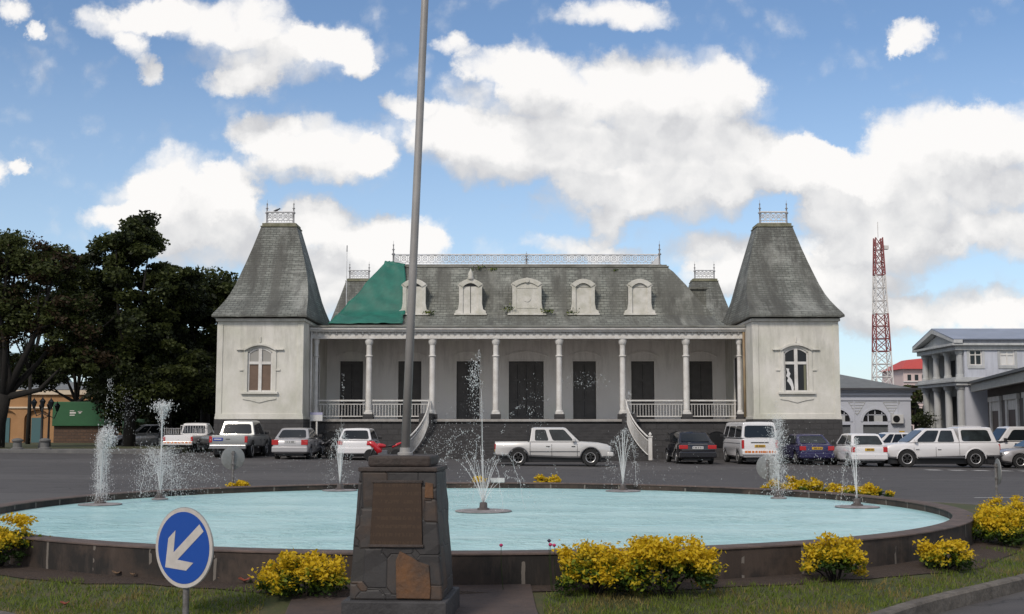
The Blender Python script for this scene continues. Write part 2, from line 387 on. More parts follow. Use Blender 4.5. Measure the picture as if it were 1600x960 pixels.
# ---------------------------------------------------------------- sky, sun, view
def build_world():
    w = bpy.data.worlds.new('World'); scene.world = w; w.use_nodes = True
    nt = w.node_tree; nt.nodes.clear(); t = NT(nt)
    SUN_EL, SUN_ROT = R(40), R(-152)
    STR = .1
    sky = t.n('ShaderNodeTexSky', sky_type='NISHITA'); sky.sun_disc = False
    sky.sun_elevation = SUN_EL; sky.sun_rotation = SUN_ROT; sky.altitude = 500; sky.air_density = 1.0; sky.dust_density = .7; sky.ozone_density = 1.6
    blobs = [  # px, py, rx, ry of each cumulus lump as seen from the square
        (440,85,160,52),(340,25,130,45),(375,128,75,26),(520,62,60,40),(560,100,34,26),(250,20,60,30),
        (172,38,52,32),(205,70,34,26),(225,108,24,24),(20,20,42,20),(60,45,16,14),
        (500,228,115,42),(415,205,55,34),(480,262,90,34),(575,245,45,28),
        (300,285,105,56),(270,330,125,60),(345,370,140,60),(215,345,90,30),(360,300,50,50),
        (530,365,120,46),(620,372,85,40),(660,390,55,34),(560,430,130,44),(475,335,66,30),(505,470,60,40),
        (890,165,190,86),(1050,135,140,72),(1140,165,80,72),(830,110,66,56),(700,205,100,42),(640,172,50,24),(800,235,160,56),(760,95,44,34),
        (1000,255,220,62),(1150,250,140,60),(940,310,110,40),(950,352,44,30),(1060,300,130,44),
        (970,20,100,32),(710,62,36,24),(1422,50,36,26),(1400,70,20,16),
        (1480,215,150,56),(1570,235,120,80),(1400,262,120,56),(1300,275,110,44),(1450,325,210,66),(1560,375,90,40),(1335,340,100,66),(1400,400,110,44),(1240,260,80,40),
        (1140,392,90,40),(1250,430,120,60),(1120,440,60,30),(1480,480,170,30),(1570,505,100,30),(1350,455,100,34),(1350,500,120,30),
        (880,380,75,24),(960,395,50,18),(3,275,30,30),(42,268,16,12)]
    gt = bpy.data.node_groups.new('cloud_field', 'ShaderNodeTree')
    gt.interface.new_socket('uv', in_out='INPUT', socket_type='NodeSocketVector')
    gt.interface.new_socket('density', in_out='OUTPUT', socket_type='NodeSocketFloat')
    g = NT(gt); gi = gt.nodes.new('NodeGroupInput').outputs[0]; go = gt.nodes.new('NodeGroupOutput')
    wn = g.n('ShaderNodeTexNoise', {'Vector': gi, 'Scale': 12.0, 'Detail': 8, 'Roughness': .66}, noise_dimensions='2D').outputs[1]
    wv = g.n('ShaderNodeVectorMath', {0: g.n('ShaderNodeVectorMath', {0: wn, 1: (.5, .5, .5)}, operation='SUBTRACT').outputs[0], 1: (.060, .046, 0)}, operation='MULTIPLY').outputs[0]
    uv = g.n('ShaderNodeVectorMath', {0: gi, 1: wv}, operation='ADD').outputs[0]
    acc = None
    for (px, py, rx, ry) in blobs:
        p = at(px, py, 1.0); c = (p.x, p.z - CAMZ); k = 1.0 / FPX
        d = g.n('ShaderNodeVectorMath', {0: uv, 1: (c[0], c[1], 0)}, operation='SUBTRACT').outputs[0]
        d = g.n('ShaderNodeVectorMath', {0: d, 1: (1 / (rx * k * 1.13), 1 / (ry * k * 1.15), 0)}, operation='MULTIPLY').outputs[0]
        dd = g.n('ShaderNodeVectorMath', {0: d, 1: d}, operation='DOT_PRODUCT').outputs['Value']
        f = g.math('SUBTRACT', 1.0, dd, clamp=True)
        acc = f if acc is None else g.math('ADD', acc, f)
    core = g.math('MINIMUM', acc, 1.3)
    n1 = g.n('ShaderNodeTexNoise', {'Vector': gi, 'Scale': 11.0, 'Detail': 9, 'Roughness': .68}, noise_dimensions='2D').outputs['Fac']
    vo = g.n('ShaderNodeTexVoronoi', {'Vector': uv, 'Scale': 22.0}, feature='F1', voronoi_dimensions='2D').outputs[0]
    vo2 = g.n('ShaderNodeTexVoronoi', {'Vector': uv, 'Scale': 55.0}, feature='F1', voronoi_dimensions='2D').outputs[0]
    bill = g.math('ADD', g.math('MULTIPLY', g.math('SUBTRACT', .45, vo), .50), g.math('MULTIPLY', g.math('SUBTRACT', .4, vo2), .34))
    # beyond the photographed part of the sky: unseen clouds, cover thickened to brighten the verandah
    sx = g.n('ShaderNodeSeparateXYZ', {0: gi})
    edge = g.math('MAXIMUM', g.math('ABSOLUTE', sx.outputs[0]), g.math('MULTIPLY', sx.outputs[1], 1.15))
    om = g.n('ShaderNodeMapRange', {0: edge, 1: .44, 2: .6, 3: 0, 4: 1}).outputs[0]
    far = g.math('MULTIPLY', om, g.math('MULTIPLY', g.math('SUBTRACT', g.n('ShaderNodeTexNoise', {'Vector': gi, 'Scale': 2.1, 'Detail': 4}, noise_dimensions='2D').outputs['Fac'], .40), 6.0))
    dens = g.math('ADD', g.math('ADD', core, far), g.math('ADD', g.math('MULTIPLY', g.math('SUBTRACT', n1, .5), .8), bill))
    g.L.new(dens, go.inputs[0])
    co = t.n('ShaderNodeTexCoord').outputs['Generated']
    s = t.n('ShaderNodeSeparateXYZ', {0: co})
    yy = t.math('MAXIMUM', t.math('ABSOLUTE', s.outputs[1]), .08)
    uu = t.math('DIVIDE', s.outputs[0], yy); vv = t.math('DIVIDE', s.outputs[2], yy)
    back = t.math('MULTIPLY', t.math('LESS_THAN', s.outputs[1], 0.0), 3.7)
    UV = t.n('ShaderNodeCombineXYZ', {0: t.math('ADD', uu, back), 1: vv}).outputs[0]
    def field(off):
        gn = t.n('ShaderNodeGroup'); gn.node_tree = gt
        t.L.new(t.n('ShaderNodeVectorMath', {0: UV, 1: off}, operation='ADD').outputs[0], gn.inputs[0]); return gn.outputs[0]
    D = field((0, 0, 0)); D3 = field((-.012, .040, 0))
    alpha = t.n('ShaderNodeMapRange', {0: D, 1: .02, 2: .98, 3: 0, 4: 1}); alpha.interpolation_type = 'SMOOTHSTEP'; alpha = alpha.outputs[0]
    lit = t.math('ADD', .62, t.math('MULTIPLY', t.math('SUBTRACT', D, D3), .50), clamp=True)
    ccol = t.ramp(lit, [(0.0, (.36, .36, .375)), (.34, (.44, .44, .45)), (.58, (.53, .527, .527)), (.80, (.61, .60, .59)), (1.0, (.67, .655, .64))])
    ccol = t.n('ShaderNodeVectorMath', {0: ccol, 1: (1.0 / STR,) * 3}, operation='MULTIPLY').outputs[0]
    # thin haze near the horizon
    el = s.outputs[2]
    hz = t.n('ShaderNodeMapRange', {0: el, 1: .0, 2: .30, 3: .50, 4: 0}).outputs[0]
    skyc = t.mix(1.0, sky.outputs[0], (SKY_TINT[0], SKY_TINT[1], SKY_TINT[2]), 'MULTIPLY')
    skyc = t.mix(hz, skyc, (.46 / STR, .55 / STR, .64 / STR))
    c = t.mix(t.math('MULTIPLY', alpha, .97), skyc, ccol)
    below = t.math('LESS_THAN', el, -.02)
    c = t.mix(below, c, (1.2, 1.2, 1.2))
    bg = t.n('ShaderNodeBackground', {0: c, 1: STR}); out = t.n('ShaderNodeOutputWorld', {0: bg.outputs[0]})
    w.cycles.sampling_method = 'MANUAL'; w.cycles.sample_map_resolution = 512
    sd = bpy.data.lights.new('sun', 'SUN'); so = bpy.data.objects.new('sun', sd); COL.objects.link(so)
    sd.energy = SUN_E; sd.angle = R(11); sd.color = (1, .90, .78)
    az = -SUN_ROT  # sun_rotation turns the sun clockwise from +Y seen from above
    d = Vector((math.sin(SUN_ROT) * math.cos(SUN_EL), math.cos(SUN_ROT) * math.cos(SUN_EL), math.sin(SUN_EL)))
    so.rotation_euler = d.to_track_quat('Z', 'Y').to_euler(); so.location = (0, 0, 40)
SKY_TINT = (.74, .80, .86); SUN_E = 1.55
build_world()
vs = scene.view_settings; vs.view_transform = 'Standard'; vs.look = 'None'; vs.exposure = .58; vs.gamma = 1; vs.use_curve_mapping = False
scene.render.engine = 'CYCLES'; scene.cycles.use_denoising = True; scene.cycles.max_bounces = 6; scene.cycles.transparent_max_bounces = 12
scene.cycles.sample_clamp_indirect = 4

# ---------------------------------------------------------------- ground, road, island
def catmull(pts, n=8):
    out = []; L = len(pts)
    for i in range(L):
        p0, p1, p2, p3 = [Vector((*pts[(i + k) % L], 0)) for k in (-1, 0, 1, 2)]
        for j in range(n):
            t = j / n
            q = .5 * ((2 * p1) + (p2 - p0) * t + (2 * p0 - 5 * p1 + 4 * p2 - p3) * t * t + (3 * p1 - p0 - 3 * p2 + p3) * t ** 3)
            out.append((q.x, q.y))
    return out
def grid_sheet(name, xs, ys, zf, m):
    V = [(x, y, zf(x, y)) for y in ys for x in xs]; n = len(xs)
    F = [(j * n + i, j * n + i + 1, (j + 1) * n + i + 1, (j + 1) * n + i) for j in range(len(ys) - 1) for i in range(n - 1)]
    b = MB(); b.add(V, F); o = b.build(name, m, smooth=True); tag(o, kind='structure'); return o
xs = [-1500, -400, -120, -60] + list(range(-40, 44, 4)) + [60, 120, 400, 1500]
ys = [-40, -10, 0] + list(range(4, 120, 4)) + [140, 200, 400, 1000, 3000]
grid_sheet('road', xs, ys, gz, 'asphalt')
PC = (-.62, 18.1); PR = 6.95; GZ = .17      # basin centre, outer radius, lawn height
ISL = [(-4.38, 10.4), (-3.94, 9.98), (-2.2, 9.1), (0, 8.75), (1.6, 9.15), (2.78, 9.98), (3.84, 11.24), (5.46, 12.97), (7.3, 15), (8.8, 17.5), (9.9, 20.5), (9.7, 23.5),
       (7.6, 26.3), (3.5, 27.9), (-.5, 28.3), (-4.5, 27.6), (-7.8, 25), (-9.4, 21), (-9.2, 17), (-7.9, 13.5), (-6.1, 11.6)]
isl = catmull(ISL, 6)
def offset_poly(poly, d):
    out = []; n = len(poly)
    for i in range(n):
        a = Vector(poly[i - 1]); b = Vector(poly[(i + 1) % n]); t = (b - a).normalized()
        out.append((poly[i][0] - t.y * d, poly[i][1] + t.x * d))
    return out
inner = offset_poly(isl, .11)
_ea = sorted((math.atan2(y - PC[1], x - PC[0]), math.hypot(x - PC[0], y - PC[1])) for x, y in inner)
_ea = [(_ea[-1][0] - 2 * math.pi, _ea[-1][1])] + _ea + [(_ea[0][0] + 2 * math.pi, _ea[0][1])]
EA, ER = [e[0] for e in _ea], [e[1] for e in _ea]
def edge_r(a): return float(np.interp(a, EA, ER))
def lz(x, y):
    """height of the lawn: mounded up a little against the basin"""
    t = (math.hypot(x - PC[0], y - PC[1]) - PR) / min(1.9, edge_r(math.atan2(y - PC[1], x - PC[0])) - PR)
    return .134 + .115 * (1 - sstep(0, 1, t))
b = MB(); rr_ = []
for x, y in inner + inner[:1]:
    a = math.atan2(y - PC[1], x - PC[0]); row = []
    for k in range(9):
        t = k / 8; r0 = PR - .1; qx = PC[0] + math.cos(a) * r0; qy = PC[1] + math.sin(a) * r0
        px_, py_ = qx + (x - qx) * t, qy + (y - qy) * t; row.append((px_, py_, lz(px_, py_)))
    rr_.append(row)
b.loft(rr_, cap=False, closed=False); lawn = b.build('lawn', 'lawn', smooth=True); tag(lawn, kind='structure')
# kerb: a ring of separate-looking stones in one sheet
k = MB(); n = len(isl)
o2 = offset_poly(isl, -.005); i2 = offset_poly(isl, .115)
rings = [[(o2[i][0], o2[i][1], -.05), (o2[i][0], o2[i][1], .118), (*offset_poly(isl, .015)[i], .138), (i2[i][0], i2[i][1], .138), (i2[i][0], i2[i][1], -.05)] for i in range(n)]
rings.append(rings[0])
k.loft(rings, cap=False)
mat('kerb_stone', (.16, .14, .12), .85, col2=(.07, .06, .05), vscale=5, bump=.5, bscale=25)
mat('kerb_yellow', (.55, .33, .04), .8, col2=(.3, .2, .06), vscale=9)
kb = k.build('kerb', 'kerb_stone', smooth='auto'); tag(kb, kind='structure')
# soil bed round the basin and paving round the pedestal
sb = MB(); ra = []; m_ = 160
for i in range(m_):
    a = 2 * math.pi * i / m_; r2 = PR + .45 + .28 * mnoise.noise(Vector((math.cos(a) * 4, math.sin(a) * 4, 3))) + .08 * mnoise.noise(Vector((math.cos(a) * 22, math.sin(a) * 22, 5)))
    ra.append([(PC[0] + math.cos(a) * q_, PC[1] + math.sin(a) * q_, lz(PC[0] + math.cos(a) * q_, PC[1] + math.sin(a) * q_) + .008) for q_ in (PR - .02, (PR + r2) / 2, r2)])
ra.append(ra[0])
sb.loft(ra, cap=False, closed=False); o = sb.build('soil_bed', 'soil'); tag(o, kind='structure')
mat('paving_brown', (.085, .058, .047), .8, col2=(.05, .038, .035), vscale=3, bump=.4, bscale=14)
pv = MB(); pv.prism([(-1.75, 8.95), (.30, 8.98), (.17, 11.25), (-1.98, 11.3)], GZ, GZ + .022, 'xy'); pv.box(-2.4, -1.9, 9.1, 9.6, GZ - .05, GZ + .01)
pv = MB(); pc_ = [(-1.72, 9.0), (.26, 8.98), (.20, 10.2), (-1.85, 10.2)]; pd_ = [(-1.85, 10.2), (.20, 10.2), (.17, 11.2), (-1.95, 11.3)]
for pq_ in (pc_, pd_): pv.hexa([(x, y, lz(x, y) - .05) for x, y in pq_] + [(x, y, lz(x, y) + .022) for x, y in pq_])
o = pv.build('paving', 'paving_brown', bevel=.006); tag(o, kind='structure')
# near road paint
mat('road_white', (.55, .55, .54), .8, col2=(.25, .25, .25), vscale=6)
mk = MB()
for i in range(9):
    x = 17.6 + i * 1.0
    z = gz(x, 52) + .006
    mk.add([(x, 51.7, z), (x + .62, 51.7, z - .007), (x + .62, 52.5, z - .006), (x, 52.5, z)], [(0, 1, 2, 3)])
o = mk.build('road_markings_white', 'road_white'); tag(o, kind='structure')
mk = MB(); mk.add([(10.9, 28.9, .006), (16, 28.6, .006), (16, 28.75, .006), (10.9, 29.05, .006)], [(0, 1, 2, 3)])
o = mk.build('road_line_white', 'road_white'); tag(o, kind='structure')
mk = MB(); mk.add([(3.8, 9.7, .006), (5.2, 10.9, .006), (5.1, 11.05, .006), (3.7, 9.85, .006)], [(0, 1, 2, 3)])
o = mk.build('road_line_yellow', 'kerb_yellow'); tag(o, kind='structure')
# far pavement and verge at the left, apron against the hall
mat('pavement_grey', (.16, .155, .15), .85, col2=(.10, .10, .10), vscale=2)
pf = MB(); pf.box(-60, -17.5, 62, 65, -.3, gz(-26, 62) + .14); o = pf.build('pavement', 'pavement_grey', bevel=.02); tag(o, kind='structure')
pf = MB(); pf.box(-90, -17.5, 65.0, 84, -.3, gz(-26, 62) + .17); o = pf.build('verge_grass', 'lawn'); tag(o, kind='structure')
# ---------------------------------------------------------------- fountain basin, water
FT = thing('fountain_basin', 'low round stained stone basin holding turquoise fountain water', 'fountain', (PC[0], PC[1], GZ))
def ring_prof(prof, n=160):
    b = MB(); rr = []
    for i in range(n):
        a = 2 * math.pi * i / n
        rr.append([(r * math.cos(a), r * math.sin(a), z - GZ) for r, z in prof])
    rr.append(rr[0]); b.loft(rr, cap=False); return b
RIM = .55; WZ = .44
ring_prof([(PR - .01, GZ - .1), (PR - .01, RIM - .02), (PR - .25, RIM - .02), (PR - .25, GZ - .1)]).build('basin_wall', 'basin_wall', FT)
mat('coping', (.13, .09, .075), .8, col2=(.06, .045, .04), vscale=4, bump=.4)
ring_prof([(PR - .01, RIM - .02), (PR + .004, RIM - .018), (PR + .003, RIM - .006), (PR - .01, RIM), (PR - .25, RIM), (PR - .265, RIM - .008), (PR - .265, RIM - .02), (PR - .25, RIM - .02)]).build('coping', 'coping', FT, smooth='auto')
w = MB(); wr = []
for i in range(128):
    a = 2 * math.pi * i / 128; wr.append(((PR - .252) * math.cos(a), (PR - .252) * math.sin(a), 0))
w.add(wr, [tuple(range(128))]); wo = w.build('water', 'fountain_water'); wo.location = (PC[0], PC[1], WZ); tag(wo, kind='structure')
f = MB(); f.add([(x, y, .0) for x, y, z in wr], [tuple(range(128))])

mat('nozzle_metal', (.10, .085, .08), .5, metal=.3)
mat('nozzle_disc', (.30, .27, .27), .7, col2=(.16, .15, .15), vscale=6)
OCT_V = np.array([(1, 0, 0), (-1, 0, 0), (0, 1, 0), (0, -1, 0), (0, 0, 1), (0, 0, -1)], float)
OCT_F = np.array([(0, 2, 4), (2, 1, 4), (1, 3, 4), (3, 0, 4), (2, 0, 5), (1, 2, 5), (3, 1, 5), (0, 3, 5)])
def droplets(P, r, stretch=2.0):
    P = np.asarray(P); n = len(P); r = np.asarray(r)
    V = P[:, None, :] + OCT_V[None] * (r[:, None, None] * np.array([1, 1, stretch]))
    F = OCT_F[None] + (np.arange(n) * 6)[:, None, None]
    return V.reshape(-1, 3), F.reshape(-1, 3)
G9 = 9.81
def streams(specs, nozzle, seed, breakup=.5, tube_r=.012, spread=.03, drop_r=(.0028, .007), dens=60, floor=WZ):
    """ballistic jets from one nozzle: a thin unbroken thread first, then strings of drops"""
    rg = np.random.default_rng(seed); P = []; r = []; tb = MB()
    for (vx, vy, vz, wgt) in specs:
        T = (vz + math.sqrt(vz * vz + 2 * G9 * max(0, nozzle[2] - floor))) / G9
        tup = vz / G9
        tb_end = breakup * tup
        pts = []
        for i in range(9):
            t = tb_end * i / 8
            pts.append((nozzle[0] + vx * t, nozzle[1] + vy * t, nozzle[2] + vz * t - .5 * G9 * t * t))
        tb.tube(pts, [tube_r * wgt * (1 - .55 * i / 8) for i in range(9)], 5)
        n = int(dens * wgt * T * 1.25)
        tt = tb_end * .7 + (T - tb_end * .7) * rg.random(n) ** .8
        # strings of drops in bursts
        tt = tt + .015 * np.sin(tt * 60)
        j = rg.normal(size=(n, 3)) * spread * (.3 + tt / max(T, .01))[:, None] * [1, 1, .8]
        if T > .2 and rg.random() < .14:
            f_ = []
            for i in range(7):
                t = T * (.62 + .36 * i / 6); f_.append((nozzle[0] + vx * t + .012 * math.sin(i * 2.1 + vx * 40), nozzle[1] + vy * t, nozzle[2] + vz * t - .5 * G9 * t * t))
            tb.tube(f_, [.0035 * wgt] * 7, 4)
        q = np.stack([nozzle[0] + vx * tt, nozzle[1] + vy * tt, nozzle[2] + vz * tt - .5 * G9 * tt * tt], 1) + j
        P.append(q); r.append(drop_r[0] + (drop_r[1] - drop_r[0]) * rg.random(n) ** 2.2)
    P = np.concatenate(P); r = np.concatenate(r); k = P[:, 2] > floor + .01
    return tb, P[k], r[k]
def fountain_jet(x, y, label, specs_list, disc=.34, extra=None, seed=1, nozzle_vis=True):
    t = thing('fountain_jet', label, 'fountain jet', (x, y, WZ), group='water jets of the round fountain')
    o3 = (x, y, WZ)
    if disc:
        d = MB(); d.lathe([(disc * .98, .004), (disc, .012), (disc * .98, .02), (.1, .03)], 24); d.build('float_disc', 'nozzle_disc', t)
        d = MB(); d.lathe([(.09, .02), (.09, .05), (.06, .06), (.055, .13), (.035, .14)], 14); d.build('nozzle', 'nozzle_metal', t)
    VV = []; FF = []; off = 0; TB = MB()
    for kw in specs_list:
        sp = kw.pop('specs'); tb, P, r = streams(sp, (x, y, WZ + .12), seed, **kw); seed += 7
        TB.add(tb.v, tb.f)
        V, F = droplets(P, r); VV.append(V); FF.append(F + off); off += len(V)
    if extra is not None:
        V, F = droplets(*extra); VV.append(V); FF.append(F + off); off += len(V)
    tj = TB.build('water_thread', 'spray', t, smooth=True, org=o3)
    s = mesh_np('water_drops', np.concatenate(VV), np.concatenate(FF), np.zeros(sum(len(a) for a in FF)), ['spray'], t, o3); s['kind'] = 'stuff'
    return t
def vz(h): return math.sqrt(2 * G9 * max(.02, h - .12))
def cone(n, h, out, seed, wgt=1, hvar=.15):
    rg = random.Random(seed); L = []
    for i in range(n):
        a = 2 * math.pi * i / n + rg.uniform(-.2, .2); o = out * rg.uniform(.4, 1.1)
        L.append((math.cos(a) * o, math.sin(a) * o, vz(h * (1 - rg.random() * hvar)), wgt))
    return L
def blob(n, cx, cy, cz, sx, sz, seed, r=(.004, .011), sy=None):
    r = (r[0] * .50, r[1] * .46); n = int(n * 1.6)
    rg = np.random.default_rng(seed)
    P = rg.normal(size=(n, 3)) * [sx, sy or sx, sz] + [cx, cy, cz]; rr = r[0] + (r[1] - r[0]) * rg.random(n) ** 2
    k = P[:, 2] > WZ + .02; return P[k], rr[k]
def cat(*bl): return np.concatenate([b[0] for b in bl]), np.concatenate([b[1] for b in bl])
ring = lambda deg, r=6.1: (PC[0] + r * math.cos(R(deg)), PC[1] + r * math.sin(R(deg)))
# leftmost frothy column
jx, jy = -6.55, 19.55
p = at(170, 672, jy)
fountain_jet(jx, jy, 'frothy thick water column with a stray plume arcing above it, leftmost in the basin', [
    dict(specs=cone(26, 1.20, .10, 3, 1.2, .2), dens=170, spread=.035, breakup=.8, tube_r=.010),
    dict(specs=[(.16, .0, vz(2.0), .8), (.18, .02, vz(1.9), .6)], dens=90, spread=.03, breakup=.25, tube_r=.008)],
    extra=cat(blob(420, p.x, jy, p.z - .12, .055, .10, 5, (.008, .026)), blob(160, jx + .02, jy, 1.1, .09, .35, 6), blob(120, at(200, 640, jy).x, jy, at(200, 640, jy).z, .10, .16, 8)), seed=3)
# wide bushy spray
jx, jy = ring(152)
fountain_jet(jx, jy, 'wide bushy spray with a bright splash crown above the white pickup', [
    dict(specs=cone(30, .92, .62, 4, .9, .5), dens=150, spread=.06, breakup=.3, tube_r=.006),
    dict(specs=cone(5, 1.60, .03, 8, 1, .06), dens=120, spread=.02, breakup=.9, tube_r=.010)],
    extra=cat(blob(330, jx, jy, 2.02, .09, .05, 15, (.008, .026)), blob(140, jx, jy, 1.90, .05, .08, 16, (.008, .022)), blob(1300, jx + .25, jy, .98, .42, .26, 17, (.005, .015))), disc=.14, seed=9)
# slim V jet left of the pedestal
jx, jy = -3.33, 23.75
fountain_jet(jx, jy, 'slim V shaped jet rising before the silver sedan', [
    dict(specs=[(-.26, 0, vz(1.0), 1), (-.14, .1, vz(1.15), 1), (.04, 0, vz(1.2), 1.2), (.16, -.1, vz(1.1), 1), (.3, .05, vz(1.0), .8), (-.32, -.1, vz(.9), .7)], dens=150, spread=.03, breakup=.8, tube_r=.014),
    dict(specs=[(.05, 0, vz(2.25), .5)], dens=110, spread=.012, breakup=.4, tube_r=.006)],
    extra=blob(130, jx - .4, jy, 1.05, .6, .3, 27, (.005, .013)), seed=21)
# the big centre fan
jx, jy = -.42, 18.05
sp = []
rg_ = random.Random(5)
for i in range(15):
    a = R(-70 + 140 * i / 14 + rg_.uniform(-3, 3)); o = math.tan(a * .62) * 1.55
    sp.append((o, rg_.uniform(-.5, .9), vz(rg_.uniform(.85, 1.3) - .45 * abs(math.sin(a))), .9))
fan = [dict(specs=sp, dens=60, spread=.018, breakup=.62, tube_r=.007),
       dict(specs=[(-.10, .05, vz(2.35), 1.0), (-.16, 0, vz(2.2), .5)], dens=90, spread=.028, breakup=.5, tube_r=.007),
       dict(specs=[(1.05, .0, vz(1.55), .8)], dens=110, spread=.03, breakup=.3, tube_r=.004),
       dict(specs=[(-.75, .2, vz(1.2), .8), (-1.05, .0, vz(1.05), .6)], dens=120, spread=.045, breakup=.25, tube_r=.004)]
c1 = at(740, 590, jy); c2 = at(742, 655, jy); c3 = at(915, 595, jy); c4 = at(690, 690, jy); c5 = at(835, 635, jy); c6 = at(680, 540, jy)
fountain_jet(jx, jy, 'tall fan of many thin jets at the centre of the basin', fan,
    extra=cat(blob(150, c1.x, jy, c1.z, .045, .16, 31, (.008, .018)), blob(120, c2.x, jy, c2.z, .10, .30, 32), blob(110, c3.x, jy, c3.z, .20, .07, 33), blob(200, c4.x, jy, c4.z, .22, .2, 34, (.005, .013)), blob(50, c5.x, jy, c5.z, .10, .22, 35, (.005, .012))), disc=.42, seed=40)
# slim jet right of centre
jx, jy = 2.13, 23.55
fountain_jet(jx, jy, 'slim flared jet rising beside the curved white stair rail', [
    dict(specs=[(-.42, 0, vz(.95), .9), (-.22, .1, vz(1.05), 1), (.0, 0, vz(1.15), 1.2), (.12, -.1, vz(1.2), 1), (.30, .05, vz(1.1), .9), (.42, -.1, vz(.9), .7)], dens=150, spread=.03, breakup=.85, tube_r=.013),
    dict(specs=[(.22, 0, vz(1.9), .6)], dens=150, spread=.02, breakup=.3, tube_r=.005)],
    extra=blob(120, jx + .5, jy, .9, .6, .3, 47, (.005, .013)), seed=55)
# dense falling curtain
jx, jy = ring(31)
fountain_jet(jx, jy, 'dense curtain of falling drops before the blue car', [
    dict(specs=cone(16, 1.45, .18, 14, 1.0, .35), dens=170, spread=.06, breakup=.15, tube_r=.005)],
    extra=cat(blob(520, jx, jy, 1.0, .11, .42, 57, (.006, .019)), blob(200, jx + .25, jy, 1.0, .35, .3, 58, (.005, .014))), disc=.14, seed=61)
# rightmost
jx, jy = 5.32, 18.95
fountain_jet(jx, jy, 'thin twin stream jet with a dark nozzle, rightmost in the basin', [
    dict(specs=[(-.28, 0, vz(.95), .9), (-.17, .1, vz(1.0), .8), (.0, 0, vz(1.05), 1.2), (.03, .04, vz(1.0), 1.1), (-.34, 0, vz(.75), .5)], dens=170, spread=.03, breakup=.9, tube_r=.010)],
    extra=blob(160, jx - .35, jy, .95, .3, .25, 67, (.005, .014)), seed=71)

# ---------------------------------------------------------------- pedestal and flagpole
def frustum(b, w0, d0, w1, d1, z0, z1, cx=0, cy=0, mi=0, n=1, jit=0, seed=0):
    rg = random.Random(seed); rings = []
    for k in range(n + 1):
        t = k / n; w_ = (w0 + (w1 - w0) * t) / 2; d_ = (d0 + (d1 - d0) * t) / 2; z = z0 + (z1 - z0) * t
        j = lambda: rg.uniform(-jit, jit)
        ring = []
        for (sx, sy) in ((-1, -1), (-.33, -1), (.33, -1), (1, -1), (1, -.33), (1, .33), (1, 1), (.33, 1), (-.33, 1), (-1, 1), (-1, .33), (-1, -.33)):
            ring.append((cx + sx * w_ + j(), cy + sy * d_ + j(), z + (j() if 0 < k < n else 0)))
        rings.append(ring)
    b.loft(rings, mi)
PED = thing('stone_pedestal', 'tapered dark stone pedestal with bronze plaque, carrying the flagpole', 'pedestal', (-.87, 9.88, .20), R(-4))
b = MB(); b.box(-.405, .405, -.45, .45, -.09, .165); b.build('plinth', mat('plinth_stone', (.050, .048, .050), .75, col2=(.022, .021, .023), vscale=3, bump=.4), PED, bevel=.012)
b = MB(); frustum(b, .725, .76, .60, .63, .165, 1.14, n=7, jit=.006, seed=2); b.build('shaft', 'pedestal_stone', PED, bevel=.015)
b = MB(); frustum(b, .625, .655, .62, .65, 1.14, 1.175, jit=.003, seed=6); b.build('top_moulding', mat('cap_stone', (.055, .04, .034), .75, col2=(.03, .023, .02), vscale=7, bump=.4), PED, bevel=.008)
b = MB(); frustum(b, .49, .52, .50, .53, 1.175, 1.262, n=1, jit=.003, seed=4); b.build('cap_slab', 'cap_stone', PED, bevel=.02)
mat('rust_rock', (.13, .056, .018), .75, col2=(.045, .03, .022), vscale=4, bump=.4)
# a rust coloured facing stone in the lower front
def on_front(x, z, pr=.004):
    t = (z - .165) / (1.14 - .165); d = (.76 + (.63 - .76) * t) / 2
    return (x, -d - pr, z)
b = MB(); poly = [(.01, .18), (.27, .178), (.275, .25), (.26, .43), (.18, .455), (.12, .49), (.03, .535), (.0, .46)]
n_ = len(poly); b.add([on_front(x, z, .014) for x, z in poly] + [on_front(x, z, -.02) for x, z in poly], [tuple(range(n_)), tuple(range(2 * n_ - 1, n_ - 1, -1))] + [(i, i + n_, (i + 1) % n_ + n_, (i + 1) % n_) for i in range(n_)])
b.build('facing_stone', 'rust_rock', PED, bevel=.006)
b = MB(); poly = [(.215, .94), (.285, .935), (.28, 1.05), (.22, 1.06)]
n_ = 4; b.add([on_front(x, z, .012) for x, z in poly] + [on_front(x, z, -.02) for x, z in poly], [(0, 1, 2, 3), (7, 6, 5, 4)] + [(i, i + 4, (i + 1) % 4 + 4, (i + 1) % 4) for i in range(4)])
b.build('facing_stone', 'rust_rock', PED, bevel=.005)
m, t_, bs = newmat('bronze_plaque')
co = t_.n('ShaderNodeTexCoord').outputs['Object']
nn = t_.noise(co, 9, 6, .7); lines = t_.n('ShaderNodeTexWave', {'Vector': t_.mapping(co, (0, 0, 1)), 'Scale': 5.0}, bands_direction='Z').outputs['Fac']
tx = t_.noise(t_.mapping(co, (60, 60, 20)), 1, 2)
eng = t_.math('MULTIPLY', t_.math('GREATER_THAN', lines, .6), t_.math('GREATER_THAN', tx, .5))
c = t_.mix(nn, (.024, .013, .008), (.052, .028, .014)); c = t_.mix(t_.math('MULTIPLY', eng, .22), c, (.09, .055, .03))
t_.L.new(c, bs.inputs['Base Color']); bs.inputs['Roughness'].default_value = .5; bs.inputs['Metallic'].default_value = .35
b = MB()
P4 = [(-.205, .58), (.205, .58), (.19, 1.06), (-.185, 1.06)]
b.add([on_front(x, z, .016) for x, z in P4] + [on_front(x, z, -.01) for x, z in P4], [(0, 1, 2, 3), (7, 6, 5, 4)] + [(i, i + 4, (i + 1) % 4 + 4, (i + 1) % 4) for i in range(4)])
pq = b.build('plaque', 'bronze_plaque', PED, bevel=.004)
